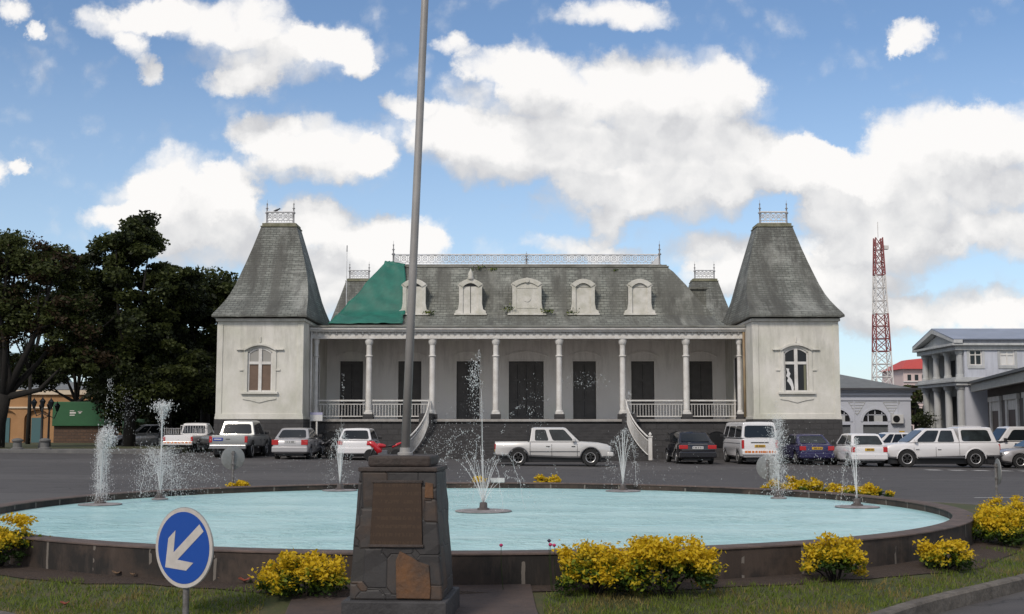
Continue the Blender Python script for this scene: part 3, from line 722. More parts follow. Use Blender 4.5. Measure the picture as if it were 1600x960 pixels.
for (x0, z0, x1, z1) in ((-.215, .565, .215, .585), (-.195, 1.055, .20, 1.075)):
    b = MB(); q = [(x0, z0), (x1, z0), (x1, z1), (x0, z1)]
    b.add([on_front(x, z, .022) for x, z in q] + [on_front(x, z, -.01) for x, z in q], [(0, 1, 2, 3), (7, 6, 5, 4)] + [(i, i + 4, (i + 1) % 4 + 4, (i + 1) % 4) for i in range(4)])
    b.build('plaque_ledge', 'cap_stone', pq, bevel=.003)
FP = thing('flagpole', 'tall bare grey metal flagpole, slightly leaning, rising from the stone pedestal', 'flagpole', (-.862, 9.88, .20 + 1.262))
b = MB(); b.tube([(0, 0, 0), (.055, 0, 1.6), (.125, 0, 3.55), (.25, 0, 7.0)], [.036, .033, .031, .026], 16); b.build('pole', 'pole_metal', FP, smooth=True)
b = MB(); b.lathe([(.062, 0), (.062, .018), (.045, .025), (.042, .06)], 16); b.build('base_collar', 'pole_metal', FP, smooth='auto')
b = MB(); b.lathe([(.012, 6.98), (.05, 7.02), (.06, 7.07), (.045, 7.12), (0.004, 7.15)], 12, (.25, 0, 0)); b.build('finial', 'pole_metal', FP, smooth=True)

# ---------------------------------------------------------------- round traffic signs
mat('sign_blue', (.003, .055, .30), .4, coat=.3)
mat('sign_white', (.50, .47, .44), .5, col2=(.40, .37, .34), vscale=8)
mat('sign_back', (.30, .31, .31), .5, metal=.4, col2=(.22, .23, .23), vscale=5)
mat('post_grey', (.20, .20, .21), .6, col2=(.08, .07, .06), vscale=12)
def round_sign(name, label, loc, yaw, r, zc, arrow=True, group=None, post_top=None):
    t = thing(name, label, 'traffic sign', loc, yaw, group)
    d = MB(); d.lathe([(r - .008, -.006), (r, -.003), (r, .003), (r - .008, .006)], 48, (0, 0, zc), 'y')
    d.build('disc', 'sign_back', t, smooth='auto')
    d = MB(); d.lathe([(r - .006, -.0085), (r - .006, -.006)], 48, (0, 0, zc), 'y'); d.build('white_border', 'sign_white', t)
    d = MB(); d.lathe([(r * .885, -.011), (r * .885, -.0085)], 48, (0, 0, zc), 'y'); fc = d.build('blue_face', 'sign_blue', t)
    a = MB(); s = r / .34
    # shaft and two barbs pointing down to the lower left
    th = R(40)
    def rot(x, z): return (x * math.cos(th) - z * math.sin(th), x * math.sin(th) + z * math.cos(th))
    wd = .033 * s
    tip = -.215 * s
    poly = [(.235, -.033), (.235, .033), (-.10, .033), (.015, .148), (-.078, .148), (-.235, -.0), (-.078, -.148), (.015, -.148), (-.10, -.033)]
    poly = [rot(x * s * 1.15, z * s * 1.15) for x, z in poly]
    poly = [(x, z + zc) for x, z in poly]
    a.prism(poly, -.0135, -.011, 'xz'); a.build('arrow', 'sign_white', fc)
    p_ = MB(); p_.tube([(0, .032, -.25), (0, .032, post_top or zc + r * .6)], .026, 12); p_.build('post', 'post_grey', t, smooth='auto')
    p_ = MB(); 
    for dz in (-r * .5, r * .4): p_.box(-.04, .04, .0, .062, zc + dz - .012, zc + dz + .012)
    p_.build('clamp', 'post_grey', t, bevel=.003)
    return t
c = at(288, 856, 9.9)
round_sign('keep_left_sign', 'round blue sign with white arrow pointing down left, on short post in the grass', (c.x, 9.9, lz(c.x, 9.9)), R(-31), .322, c.z - lz(c.x, 9.9))
def back_sign(px, py, Y, yaw, r, label):
    c = at(px, py, Y); z0 = lz(c.x, Y) - .02 if math.hypot(c.x - PC[0], Y - PC[1]) < 12 else 0
    return round_sign('road_sign', label, (c.x, Y, z0), yaw, r, c.z - z0, group='round road signs seen from behind or edge-on')
back_sign(1200, 730, 27.2, R(180 - 36), .28, 'grey back of a round road sign by the yellow hedge behind the basin')
back_sign(364, 716, 27.0, R(180 + 26), .26, 'grey back of a round road sign seen through the bushy spray')
s3 = back_sign(1559, 737, 22.5, R(82), .24, 'round road sign turned edge-on above the large right yellow shrub')

# ---------------------------------------------------------------- foliage
for nm, c_ in (('leaf_yellow', (.56, .39, .016)), ('leaf_gold', (.36, .28, .015)), ('leaf_lime', (.15, .19, .014)), ('leaf_green', (.028, .055, .010)),
               ('tree_leaf_a', (.032, .043, .012)), ('tree_leaf_b', (.055, .068, .018)), ('tree_leaf_c', (.015, .021, .008)), ('tree_leaf_rust', (.045, .030, .016)), ('tree_leaf_bud', (.10, .06, .05)),
               ('blade_a', (.14, .175, .026)), ('blade_b', (.09, .13, .02)), ('blade_dry', (.20, .16, .055))):
    m_ = mat(nm, c_, .6, spec=.25)
    b_ = m_.node_tree.nodes['Principled BSDF']; nt_ = NT(m_.node_tree)
    tr = nt_.n('ShaderNodeBsdfTranslucent', {0: (*[min(1, x * 1.3) for x in c_], 1)})
    mx = nt_.n('ShaderNodeMixShader', {0: .3, 1: b_.outputs[0], 2: tr.outputs[0]})
    nt_.L.new(mx.outputs[0], m_.node_tree.nodes['Material Output'].inputs[0])
def leaf_quads(C, size, rg, flat=.5, up=None):
    """pointed folded leaves with random turn; flat=1 all level"""
    n = len(C); d = rg.normal(size=(n, 3)); d[:, 2] *= (1 - flat); d /= np.linalg.norm(d, axis=1)[:, None] + 1e-9
    e = rg.normal(size=(n, 3)); e -= (e * d).sum(1)[:, None] * d; e /= np.linalg.norm(e, axis=1)[:, None] + 1e-9
    s = (size * (.6 + .8 * rg.random(n)))[:, None] if np.isscalar(size) else (np.asarray(size) * (.6 + .8 * rg.random(n)))[:, None]
    a = C - d * s * .5; b = C + e * s * .28; c = C + d * s * .5; f = C - e * s * .28
    V = np.stack([a, b, c, f], 1).reshape(-1, 3); F = np.arange(4 * n).reshape(n, 4)
    return V, F
def shrub(x, y, z0, rx, ry, h, label, seed, n=2600, group='yellow shrubs round the fountain', leaf=.05):
    rg = np.random.default_rng(seed); t = thing('yellow_shrub', label, 'shrub', (x, y, z0), group=group)
    nc = max(10, int(n / 34)); cl = []
    # shoots reaching through the dome
    u = rg.random(nc) * 2 * math.pi; v = rg.random(nc) ** .7; el = np.arcsin(v)
    rad = .55 + .55 * rg.random(nc)
    cx = np.cos(u) * np.cos(el) ** .6 * rx * rad; cy = np.sin(u) * np.cos(el) ** .6 * ry * rad; cz = .16 * h + (h * .80) * np.sin(el) * rad
    ctr = np.stack([cx, cy, cz], 1)
    per = int(n * 2.6) // nc; leaf = leaf * .78 if leaf < .06 else leaf
    C = np.repeat(ctr, per, 0) + rg.normal(size=(nc * per, 3)) * [.040, .040, .026]
    tone = np.repeat(rg.normal(size=nc) * .17, per)
    rn = np.sqrt((C[:, 0] / rx) ** 2 + (C[:, 1] / ry) ** 2 + (np.maximum(C[:, 2], 0) / h) ** 2)
    k = C[:, 2] > .01; C = C[k]; rn = rn[k]; tone = tone[k]
    # new growth: yellow at the outside and top of the bush, green inside
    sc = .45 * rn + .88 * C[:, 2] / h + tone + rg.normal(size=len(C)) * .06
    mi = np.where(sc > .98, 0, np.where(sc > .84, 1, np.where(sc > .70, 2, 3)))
    V, F = leaf_quads(C, leaf, rg, .3)
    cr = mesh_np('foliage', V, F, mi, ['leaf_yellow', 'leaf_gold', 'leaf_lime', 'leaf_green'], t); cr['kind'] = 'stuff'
    st = MB()
    for i in range(14):
        q = ctr[rg.integers(nc)]
        st.tube([(0 + q[0] * .12, q[1] * .12, -.03), (q[0] * .5, q[1] * .5, q[2] * .55), (q[0] * .95, q[1] * .95, q[2])], [.011, .008, .004], 5)
    st.build('stem', 'bark', t)
    return t
shrub(-5.32, 12.75, lz(-5.32, 12.75), .46, .36, .54, 'yellow shrub cut by the left edge, at the basin wall', 1, 2600)
shrub(-1.80, 10.75, lz(-1.80, 10.75), .38, .30, .34, 'low spreading yellow shrub just left of the pedestal', 2, 2300)
shrub(.73, 10.82, lz(.73, 10.82), .33, .28, .44, 'yellow green shrub, left of the close pair before the basin', 3, 2700)
shrub(1.34, 10.82, lz(1.34, 10.82), .43, .30, .49, 'broad bright yellow shrub, right of the close pair before the basin', 4, 3600)
shrub(3.07, 11.75, lz(3.07, 11.75), .26, .22, .42, 'small upright yellow shrub against the basin wall, between the pair and the corner', 5, 1500)
shrub(4.50, 12.85, lz(4.50, 12.85), .28, .22, .28, 'low sparse yellow green shrub by the basin at the right', 6, 1000)
shrub(6.32, 15.3, lz(6.32, 15.3), .68, .5, .46, 'largest yellow shrub, flat topped, at the right edge', 7, 5200)
shrub(7.75, 19.3, lz(7.75, 19.3), .36, .32, .42, 'small yellow mound behind the largest shrub', 8, 1800)
shrub(6.05, 26.1, lz(6.05, 26.1), .75, .35, .44, 'yellow hedge clump beside the round sign behind the basin', 9, 2200, leaf=.07)
shrub(7.15, 25.6, lz(7.15, 25.6), .70, .32, .36, 'right lower end of the yellow hedge behind the basin', 10, 1600, leaf=.07)
shrub(-5.9, 26.4, lz(-5.9, 26.4), .22, .2, .44, 'tiny yellow shrub behind the basin near the left round sign', 11, 500, leaf=.07)
shrub(.75, 27.0, lz(.75, 27.0), .36, .2, .44, 'small yellow shrub behind the basin before the silver pickup', 12, 800, leaf=.07)
shrub(-.75, 27.0, lz(-.75, 27.0), .18, .2, .42, 'smallest yellow shrub, behind the centre of the fountain', 13, 400, leaf=.07)
# grass blades
def grass():
    rg = np.random.default_rng(5); n = 330000
    x = rg.uniform(-7.5, 9.5, n); y = 8.7 + 13 * rg.random(n) ** 1.7
    P = np.stack([x, y], 1)
    poly = np.array(inner); inside = np.zeros(n, bool); j = len(poly) - 1
    for i in range(len(poly)):
        xi, yi = poly[i]; xj, yj = poly[j]
        c = ((yi > y) != (yj > y)) & (x < (xj - xi) * (y - yi) / (yj - yi + 1e-12) + xi); inside ^= c; j = i
    rr = np.hypot(x - PC[0], y - PC[1])
    wob = np.array([mnoise.noise(Vector((a * 1.6, b * 1.6, 0))) for a, b in P])
    cl = np.array([mnoise.noise(Vector((a * 5.5, b * 5.5, 4))) for a, b in P])
    keep = inside & (rr > PR + .38 + .35 * wob) & ~((x > -2.0 + (y - 9) * -.06) & (x < .26) & (y < 11.3)) & (np.abs(x) < y * .47 + .3)
    keep &= (rg.random(n) < .75 + .5 * cl)
    x, y, wob, cl = x[keep], y[keep], wob[keep], cl[keep]; n = len(x)
    h = (.022 + .030 * rg.random(n)) * (1 + .6 * cl); w_ = .004 + .003 * rg.random(n); a = rg.random(n) * 6.283
    lean = rg.normal(size=(n, 2)) * .018; tt_ = np.clip((np.hypot(x - PC[0], y - PC[1]) - PR) / np.minimum(1.9, np.interp(np.arctan2(y - PC[1], x - PC[0]), EA, ER) - PR), 0, 1); zg = .134 + .115 * (1 - tt_ * tt_ * (3 - 2 * tt_))
    dx = np.cos(a) * w_; dy = np.sin(a) * w_
    V = np.stack([np.stack([x - dx, y - dy, zg - .003], 1), np.stack([x + dx, y + dy, zg - .003], 1), np.stack([x + lean[:, 0], y + lean[:, 1], zg + h], 1)], 1).reshape(-1, 3)
    dry = wob + rg.normal(size=n) * .22
    mi = np.where(dry > .30, 2, np.where(rg.random(n) < .5, 0, 1))
    o = mesh_np('grass', V, np.arange(3 * n).reshape(n, 3), mi, ['blade_a', 'blade_b', 'blade_dry']); tag(o, 'short patchy green grass round the fountain basin', 'grass', kind='stuff')
grass()
mat('dead_leaf', (.28, .07, .04), .8, var=.3); mat('dead_leaf_tan', (.24, .15, .09), .8, var=.3)
def fallen_leaf(px, py, Y, s, m, label):
    q = at(px, py, Y); b = MB(); n = 8; rg = random.Random(px)
    pts = []
    for i in range(n):
        a = 2 * math.pi * i / n; r = s * (.55 if i % 4 == 2 else 1) * rg.uniform(.7, 1.1)
        pts.append((math.cos(a) * r, math.sin(a) * r * .7, .03 + .5 * s * abs(math.cos(a)) * rg.uniform(.4, 1)))
    b.add(pts + [(0, 0, .018)] + [(x, y, z - .004) for x, y, z in pts] + [(0, 0, .012)], [(i, (i + 1) % n, n) for i in range(n)] + [(n + 1 + (i + 1) % n, n + 1 + i, 2 * n + 1) for i in range(n)] + [(i, i + n + 1, (i + 1) % n + n + 1, (i + 1) % n) for i in range(n)])
    o = b.build('fallen_leaf', m); o.location = (q.x, Y, lz(q.x, Y) + .01); tag(o, label, 'leaf', 'dead leaves fallen round the basin')
fallen_leaf(102, 939, 10.55, .055, 'dead_leaf', 'curled red dead leaf lying alone on the left grass')
fallen_leaf(382, 910, 11.35, .07, 'dead_leaf', 'large reddish dead leaf on the soil between sign and low shrub')
fallen_leaf(345, 904, 11.5, .035, 'dead_leaf_tan', 'small tan dead leaf on the soil right of the blue sign')
fallen_leaf(182, 890, 11.9, .05, 'dead_leaf_tan', 'pale tan dead leaf at the foot of the basin wall, left of the blue sign')
fallen_leaf(208, 898, 11.8, .035, 'dead_leaf_tan', 'tiny tan dead leaf near the grass edge left of the blue sign')
mat('petal_pink', (.45, .03, .12), .6); mat('petal_dark', (.03, .02, .05), .6)
def flower(px, py, Y, m, label):
    q = at(px, py, Y); t = thing('flower', label, 'flower', (q.x, Y, lz(q.x, Y)), group='thin stemmed flowers before the basin'); h = q.z - lz(q.x, Y)
    b = MB(); b.tube([(0.02, 0, -.02), (.0, 0, h * .6), (0, 0, h)], [.003, .0025, .002], 5); b.build('stem', 'leaf_green', t)
    b = MB(); b.lathe([(.004, h - .012), (.016, h), (.018, h + .008), (.008, h + .018)], 8); b.build('flower_head', m, t, smooth=True)
flower(783, 853, 10.95, 'petal_pink', 'pink flower standing alone right of the pedestal')
flower(858, 846, 10.95, 'petal_dark', 'dark seed head, tallest of the cluster before the basin')
flower(860, 852, 10.9, 'petal_pink', 'pink flower just under the dark seed head')
flower(866, 853, 10.97, 'petal_pink', 'pink flower nearest the pair of yellow shrubs')
o = MB().box(-.14, .14, -.09, .09, 0, .09).build('white_block', 'road_white', bevel=.01); q = at(778, 748, 25.05); o.location = (q.x, 24.85, RIM); tag(o, 'small white block on the far coping of the basin', 'block')
# ---------------------------------------------------------------- vehicles
def apply_bool(obj, cutters):
    for c in cutters:
        m = obj.modifiers.new('cut', 'BOOLEAN'); m.operation = 'DIFFERENCE'; m.object = c; m.solver = 'EXACT'
    dg = bpy.context.evaluated_depsgraph_get(); dg.update()
    me = bpy.data.meshes.new_from_object(obj.evaluated_get(dg)); old = obj.data
    obj.modifiers.clear(); obj.data = me; bpy.data.meshes.remove(old)
    for c in cutters:
        cm = c.data; bpy.data.objects.remove(c); bpy.data.meshes.remove(cm)
def pane_slab(b, q, u0, u1, v0, v1, pr=.006, th=.012, rnd=.0):
    """slab on the quad q = (low a, low b, high b, high a) between fractions u and v"""
    q = [Vector(p) for p in q]
    def P(u, v): return q[0].lerp(q[1], u).lerp(q[3].lerp(q[2], u), v)
    nrm = (q[1] - q[0]).cross(q[3] - q[0]).normalized()
    uv = []
    for (cu, cv, su, sv) in ((u0, v0, 1, 1), (u1, v0, -1, 1), (u1, v1, -1, -1), (u0, v1, 1, -1)):
        ru = (u1 - u0) * .09; rv = (v1 - v0) * .13
        pts = [(cu, cv + sv * rv), (cu + su * ru * .3, cv + sv * rv * .3), (cu + su * ru, cv)]
        uv += pts if su * sv > 0 else pts[::-1]
    top = [P(u, v) + nrm * pr for u, v in uv]; bot = [p - nrm * th for p in top]; n = len(top)
    b.add(top + bot, [tuple(range(n)), tuple(range(2 * n - 1, n - 1, -1))] + [(i, i + n, (i + 1) % n + n, (i + 1) % n) for i in range(n)])
def vehicle(name, label, cat, x, y, heading, paint, L=4.4, W=1.7, st=None, cabins=(), wheels=(-1.3, 1.35), wr=.31, bed=None, group=None, rim='rim',
            tail=None, head=None, plate_r='plate_yellow', plate_w=.5, z_off=0, glass='glass_dark', lower=None, extras=None, front_trim=True, rear_bumper='body', plate_z=None, door_lines=()):
    """local +x is forward. st: (x, z_low, z_top, half width) from tail to nose"""
    t = thing(name, label, cat, (x, y, gz(x, y) + z_off), heading, group)
    hw = W / 2
    rings = []
    for (sx, zl, zt, w_) in st:
        zm = zl + (zt - zl) * .55
        half = [(w_ * .86, zl), (w_ * .97, zl + .07), (w_, zm), (w_ * .985, zt - .12), (w_ * .93, zt - .03), (w_ * .80, zt)]
        rings.append([(sx, -a, z) for a, z in half] + [(sx, a, z) for a, z in half[::-1]])
    b = MB(); b.loft(rings); body = b.build('body', paint, t, smooth='auto')
    body.modifiers.clear(); body.parent = None
    cuts = []
    for wx in wheels:
        for s in (-1, 1):
            c = MB(); c.lathe([(wr + .065, 0), (wr + .065, .34)], 24, (wx, -.0, wr + .015), 'y')
            o = c.build('cutter', paint); o.location = (0, (hw - .26) if s > 0 else -(hw + .08), 0); cuts.append(o)
    if bed:
        c = MB(); c.box(bed[0] + .06, bed[1] - .04, -hw + .13, hw - .13, bed[2], 3); cuts.append(c.build('cutter', paint))
    apply_bool(body, cuts); body.parent = t
    body.data.polygons.foreach_set('use_smooth', [True] * len(body.data.polygons))
    bv = body.modifiers.new('edge', 'BEVEL'); bv.width = .018; bv.segments = 2; bv.limit_method = 'ANGLE'; bv.angle_limit = R(40)
    es = body.modifiers.new('split', 'EDGE_SPLIT'); es.split_angle = R(35)
    if rear_bumper == 'body': pass
    # floor pan
    b = MB(); b.box(st[0][0] + .18, st[-1][0] - .18, -hw + .24, hw - .24, .16, .52); b.build('underbody', 'black_trim', t, bevel=.02)
    for wx in wheels:
        for s in (-1, 1):
            yy = s * (hw - .12)
            b = MB(); b.lathe([(wr * .55, -.09), (wr * .93, -.10), (wr, -.07), (wr, .07), (wr * .93, .10), (wr * .55, .09)], 28, (0, 0, 0), 'y')
            w_ = b.build('wheel', 'tyre', t, smooth='auto'); w_.location = (wx, yy, wr)
            b = MB(); o_ = s
            b.lathe([(wr * .60, .075 * o_), (wr * .58, .100 * o_), (wr * .50, .085 * o_), (wr * .46, .04 * o_), (wr * .2, .05 * o_), (wr * .17, .085 * o_), (wr * .02, .09 * o_)], 20, (0, 0, 0), 'y')
            for k in range(5):
                a = 2 * math.pi * k / 5 + .3; ca, sa = math.cos(a), math.sin(a)
                def Q(r, o): return (ca * r - sa * o, sa * r + ca * o)
                pts = [Q(wr * .18, -.035), Q(wr * .54, -.028), Q(wr * .54, .028), Q(wr * .18, .035)]
                b.prism(pts, .055 * o_, .09 * o_, 'xz')
            b.build('rim', rim, w_, smooth='auto')
    cab_i = 0
    for cb in cabins:
        x0, x1, x2, x3, zb, zr, wb, wt = cb['shape']     # rear base, front base, roof front, roof rear
        P = dict(a=(x0, -wb, zb), b=(x1, -wb, zb), c=(x1, wb, zb), d=(x0, wb, zb), e=(x3, -wt, zr), f=(x2, -wt, zr), g=(x2, wt, zr), h=(x3, wt, zr))
        b = MB()
        mid = .5; rings = []
        crown = cb.get('crown', .035)
        r1 = [(x0, -wb, zb), (x1 - .0, -wb, zb), (x1 + .05, 0, zb), (x1, wb, zb), (x0, wb, zb), (x0 - .03, 0, zb)]
        r2 = [(x3, -wt, zr), (x2, -wt, zr), (x2 + .03, 0, zr), (x2, wt, zr), (x3, wt, zr), (x3 - .02, 0, zr)]
        r3 = [(x3 + .12, -wt + .12, zr + crown), (x2 - .12, -wt + .12, zr + crown), (x2 - .10, 0, zr + crown + .01), (x2 - .12, wt - .12, zr + crown), (x3 + .12, wt - .12, zr + crown), (x3 + .1, 0, zr + crown + .01)]
        b.loft([r1, r2, r3]); cabo = b.build(cb.get('name', 'cabin'), cb.get('paint', paint), t, bevel=.03, bseg=3)
        gl = cb.get('glass', glass)
        right = (P['a'], P['b'], P['f'], P['e']); left = (P['c'], P['d'], P['h'], P['g'])
        for (u0, u1) in cb.get('side', ()):
            b = MB(); pane_slab(b, right, u0, u1, cb.get('v0', .08), cb.get('v1', .90), .008); b.build('side_window', gl, cabo)
            b = MB(); pane_slab(b, left, 1 - u1, 1 - u0, cb.get('v0', .08), cb.get('v1', .90), .008); b.build('side_window', gl, cabo)
        if cb.get('front', True):
            b = MB(); q = (P['b'], P['c'], P['g'], P['f']); q = tuple((p[0] + (.055 if i < 2 else .035), p[1], p[2]) for i, p in enumerate(q))
            pane_slab(b, q, .06, .94, .06, .92, .004); b.build('windscreen', gl, cabo)
        if cb.get('rear', True):
            b = MB(); q = (P['d'], P['a'], P['e'], P['h']); q = tuple((p[0] - (.035 if i < 2 else .025), p[1], p[2]) for i, p in enumerate(q))
            pane_slab(b, q, cb.get('ru', .08), 1 - cb.get('ru', .08), cb.get('rv0', .10), cb.get('rv1', .88), .004); b.build('rear_window', cb.get('rglass', gl), cabo)
    for dl in door_lines:
        for s in (-1, 1):
            b = MB(); b.box(dl - .006, dl + .006, s * (hw + .002) - .006, s * (hw + .002) + .001, .38, .92); b.build('door_gap', 'black_trim', t)
            b = MB(); b.box(dl - .24, dl - .08, s * (hw + .006) - .014, s * (hw + .006) + .014, .80, .835); b.build('door_handle', 'black_trim' if paint != 'paint_white' else 'rim_dark', t, bevel=.006)
    xr = st[0][0]; xf = st[-1][0]
    if tail:
        for (ya, yb, za, zb2, dm) in tail:
            for s in (-1, 1):
                b = MB(); b.box(xr - .016, xr + dm, min(s * ya, s * yb), max(s * ya, s * yb), za, zb2); b.build('tail_light', 'red_light', t, bevel=.018, bseg=3)
    if head:
        ya, yb, za, zb2 = head
        for s in (-1, 1):
            b = MB(); b.box(xf - .14, xf + .014, min(s * ya, s * yb), max(s * ya, s * yb), za, zb2); b.build('headlight', 'clear_light', t, bevel=.03, bseg=3)
        b = MB(); b.box(xf - .02, xf + .018, -ya + .05, ya - .05, za + .0, zb2 - .03); b.build('grille', 'black_trim', t, bevel=.015)
    if plate_r:
        pz = plate_z or .55
        b = MB(); b.box(xr - .024, xr - .004, -plate_w / 2, plate_w / 2, pz, pz + .12); b.build('number_plate', plate_r, t, bevel=.004)
        b = MB()
        rg = random.Random(int(x * 100))
        yy = -plate_w / 2 + .05
        while yy < plate_w / 2 - .07:
            b.box(xr - .027, xr - .024, yy, yy + .035, pz + .025, pz + .095); yy += rg.choice((.055, .055, .08))
        # the characters on the far plates cannot be read: short dark strokes of their size
        if plate_r: b.build('plate_characters', 'black_trim', t)
    for s in (-1, 1):
        mx = cabins[0]['shape'][1] - .28
        b = MB(); b.box(mx - .05, mx + .07, min(s * (hw - .03), s * (hw + .15)), max(s * (hw - .03), s * (hw + .15)), cabins[0]['shape'][4] + .02, cabins[0]['shape'][4] + .16); b.build('wing_mirror', cabins[0].get('mirror', 'black_trim'), t, bevel=.02)
    if extras: extras(t, hw, xr, xf)
    return t
N90 = R(90)
def sedan_st(L, W, zb=.92, hood=.86, low=.24):
    h = L / 2; w = W / 2
    return [(-h, low + .14, zb - .10, w * .90), (-h + .07, low + .04, zb - .02, w * .95), (-h + .55, low, zb + .02, w), (-h + 1.2, low, zb, w), (h - 1.75, low, zb - .01, w), (h - 1.2, low, hood + .02, w), (h - .45, low, hood - .06, w * .97), (h - .1, low + .06, hood - .16, w * .90), (h, low + .14, hood - .26, w * .84)]
def hatch_st(L, W, zb=.93, hood=.88, low=.25):
    h = L / 2; w = W / 2
    return [(-h, low + .12, zb - .14, w * .93), (-h + .05, low + .03, zb - .02, w * .97), (-h + .4, low, zb + .01, w), (h - 1.5, low, zb, w), (h - 1.1, low, hood + .02, w), (h - .35, low, hood - .08, w * .97), (h - .08, low + .05, hood - .18, w * .9), (h, low + .14, hood - .28, w * .84)]
def bumper_bar(m='body', z0=.36, z1=.60, pr=.07):
    def f(t, hw, xr, xf):
        b = MB(); b.box(xr - pr, xr + .12, -hw + .02, hw - .02, z0, z1); b.build('rear_bumper', m, t, bevel=.05, bseg=3)
    return f
# far left silver hatchback half hidden by spray
q = at(228, 690, 74)
vehicle('parked_car', 'small silver car under the trees, half hidden by the bushy spray', 'car', q.x, 74, R(205), 'paint_silver', 4.1, 1.68, hatch_st(4.1, 1.68), [dict(shape=(-1.75, .95, .25, -1.35, .92, 1.42, .80, .62), side=((.1, .38), (.42, .68), (.71, .92)))],
        wr=.30, head=(.35, .75, .58, .74), tail=[(.55, .80, .7, .9, .05)], group='cars parked before the hall')
# white pickup with railed bed
def rails(t, hw, xr, xf):
    for s in (-1, 1):
        b = MB(); b.tube([(xr + .05, s * (hw - .05), 1.30), (.1, s * (hw - .05), 1.30)], .016, 6)
        for k in range(9): xx = xr + .08 + k * .27; b.tube([(xx, s * (hw - .05), .98), (xx, s * (hw - .05), 1.30)], .012, 5)
        b.build('bed_rail', 'paint_white', t)
    b = MB(); b.tube([(.12, -hw + .08, .98), (.12, -hw + .08, 1.46), (.12, hw - .08, 1.46), (.12, hw - .08, .98)], .02, 6)
    for k in range(10): yy = -hw + .16 + k * .15; b.tube([(.12, yy, .98), (.12, yy, 1.46)], .011, 5)
    b.build('cab_guard', 'paint_white', t)
    b = MB(); b.box(xr - .12, xr + .05, -hw + .03, hw - .03, .42, .60); b.build('rear_bumper', 'paint_white', t, bevel=.02)
    b = MB()
    for k in range(8): yy = -hw + .06 + k * .2; b.box(xr - .125, xr - .121, yy, yy + .13, .50, .58)
    b.build('reflector_strip', 'orange_light', t)
def pick_st(L, W, bedz=.98, hood=1.02, low=.40):
    h = L / 2; w = W / 2
    return [(-h, low + .1, bedz, w * .97), (-h + .04, low + .08, bedz, w), (-h + 1.5, low + .06, bedz, w), (h - 1.8, low, bedz, w), (h - 1.3, low, hood, w), (h - .5, low, hood - .05, w * .98), (h - .14, low + .02, hood - .12, w * .95), (h - .02, low + .05, hood - .20, w * .90), (h, low + .08, hood - .34, w * .88)]
q = at(303, 690, 68.5)
vehicle('pickup_truck', 'white pickup with slatted bed rails and orange strip, seen from behind', 'pickup truck', q.x, 68.3, N90 + R(-5), 'paint_white', 4.7, 1.69, pick_st(4.7, 1.69, .95), [dict(shape=(.12, 1.35, .85, .28, .95, 1.56, .80, .66), side=((.12, .86),), rv0=.12)],
        wheels=(-1.35, 1.45), wr=.33, bed=(-2.35, .1, .62), tail=[(.70, .83, .62, .86, .04)], plate_z=.44, extras=rails, group='pickup trucks parked before the hall')
# silver double cab with blue sticker
mat('sticker_blue', (.02, .05, .30), .5)
def silver_dc(t, hw, xr, xf):
    b = MB(); b.box(xr - .14, xr + .02, -hw + .05, hw - .05, .42, .62); b.build('rear_bumper', 'chrome', t, bevel=.03)
    b = MB(); b.box(xr - .022, xr - .002, .25, .72, .80, .95); b.build('sticker', 'sticker_blue', t, bevel=.01)
    b = MB(); b.box(xr - .026, xr - .022, .32, .66, .855, .895); b.build('sticker_writing', 'plate_white', t)
    b = MB(); b.box(xr - .02, xr - .0, -.08, .12, .865, .90); b.build('tailgate_handle', 'black_trim', t, bevel=.005)
    for s in (-1, 1):
        b = MB(); b.tube([(-.75, s * (hw - .16), .99), (-.5, s * (hw - .2), 1.36), (-.5, -s * (hw - .2) * 0, 1.39)], .03, 8); b.build('roll_bar', 'chrome', t, smooth=True)
q = at(377, 690, 59)
vehicle('pickup_truck', 'silver double cab pickup with blue sticker on its tailgate', 'pickup truck', q.x - .12, 59.6, N90 + R(-1), 'paint_grey', 5.2, 1.82, pick_st(5.2, 1.82, 1.06, 1.12, .46), [dict(shape=(-.95, 1.45, .75, -.70, 1.05, 1.72, .86, .70), side=((.08, .42), (.46, .88)), rv0=.12, rv1=.8)],
        wheels=(-1.45, 1.65), wr=.38, bed=(-2.6, -.95, .70), tail=[(.76, .90, .72, 1.02, .06)], plate_z=.47, extras=silver_dc, group='pickup trucks parked before the hall', door_lines=(.2, 1.1))
# silver sedan
q = at(463, 700, 56.4)
vehicle('parked_car', 'silver sedan with red tail lights beside the white tower drainpipe', 'car', q.x - .2, 58.2, N90 + R(-1), 'paint_silver', 4.35, 1.7, sedan_st(4.35, 1.7, .95), [dict(shape=(-1.72, .95, .25, -1.05, .95, 1.40, .80, .62), side=((.12, .38), (.41, .68), (.71, .9)), rglass='glass_dark')],
        tail=[(.52, .83, .66, .90, .10)], plate_r='plate_white', plate_z=.74, extras=bumper_bar('paint_silver', .32, .60, .05), group='cars parked before the hall', door_lines=(-.45, .35))
# white hatchback
q = at(560, 700, 56.4)
vehicle('parked_car', 'white hatchback with boxy rear beside the red motorcycle', 'car', q.x - .1, 58.0, N90 + R(-1), 'paint_white', 3.75, 1.62, hatch_st(3.75, 1.62, .92), [dict(shape=(-1.83, .75, .2, -1.45, .92, 1.42, .76, .60), side=((.06, .36), (.40, .88)), ru=.07)],
        wr=.28, wheels=(-1.2, 1.2), tail=[(.56, .79, .70, .88, .06)], plate_z=.46, plate_w=.5, extras=bumper_bar('paint_white', .30, .58, .07), group='cars parked before the hall', door_lines=(-.2,))
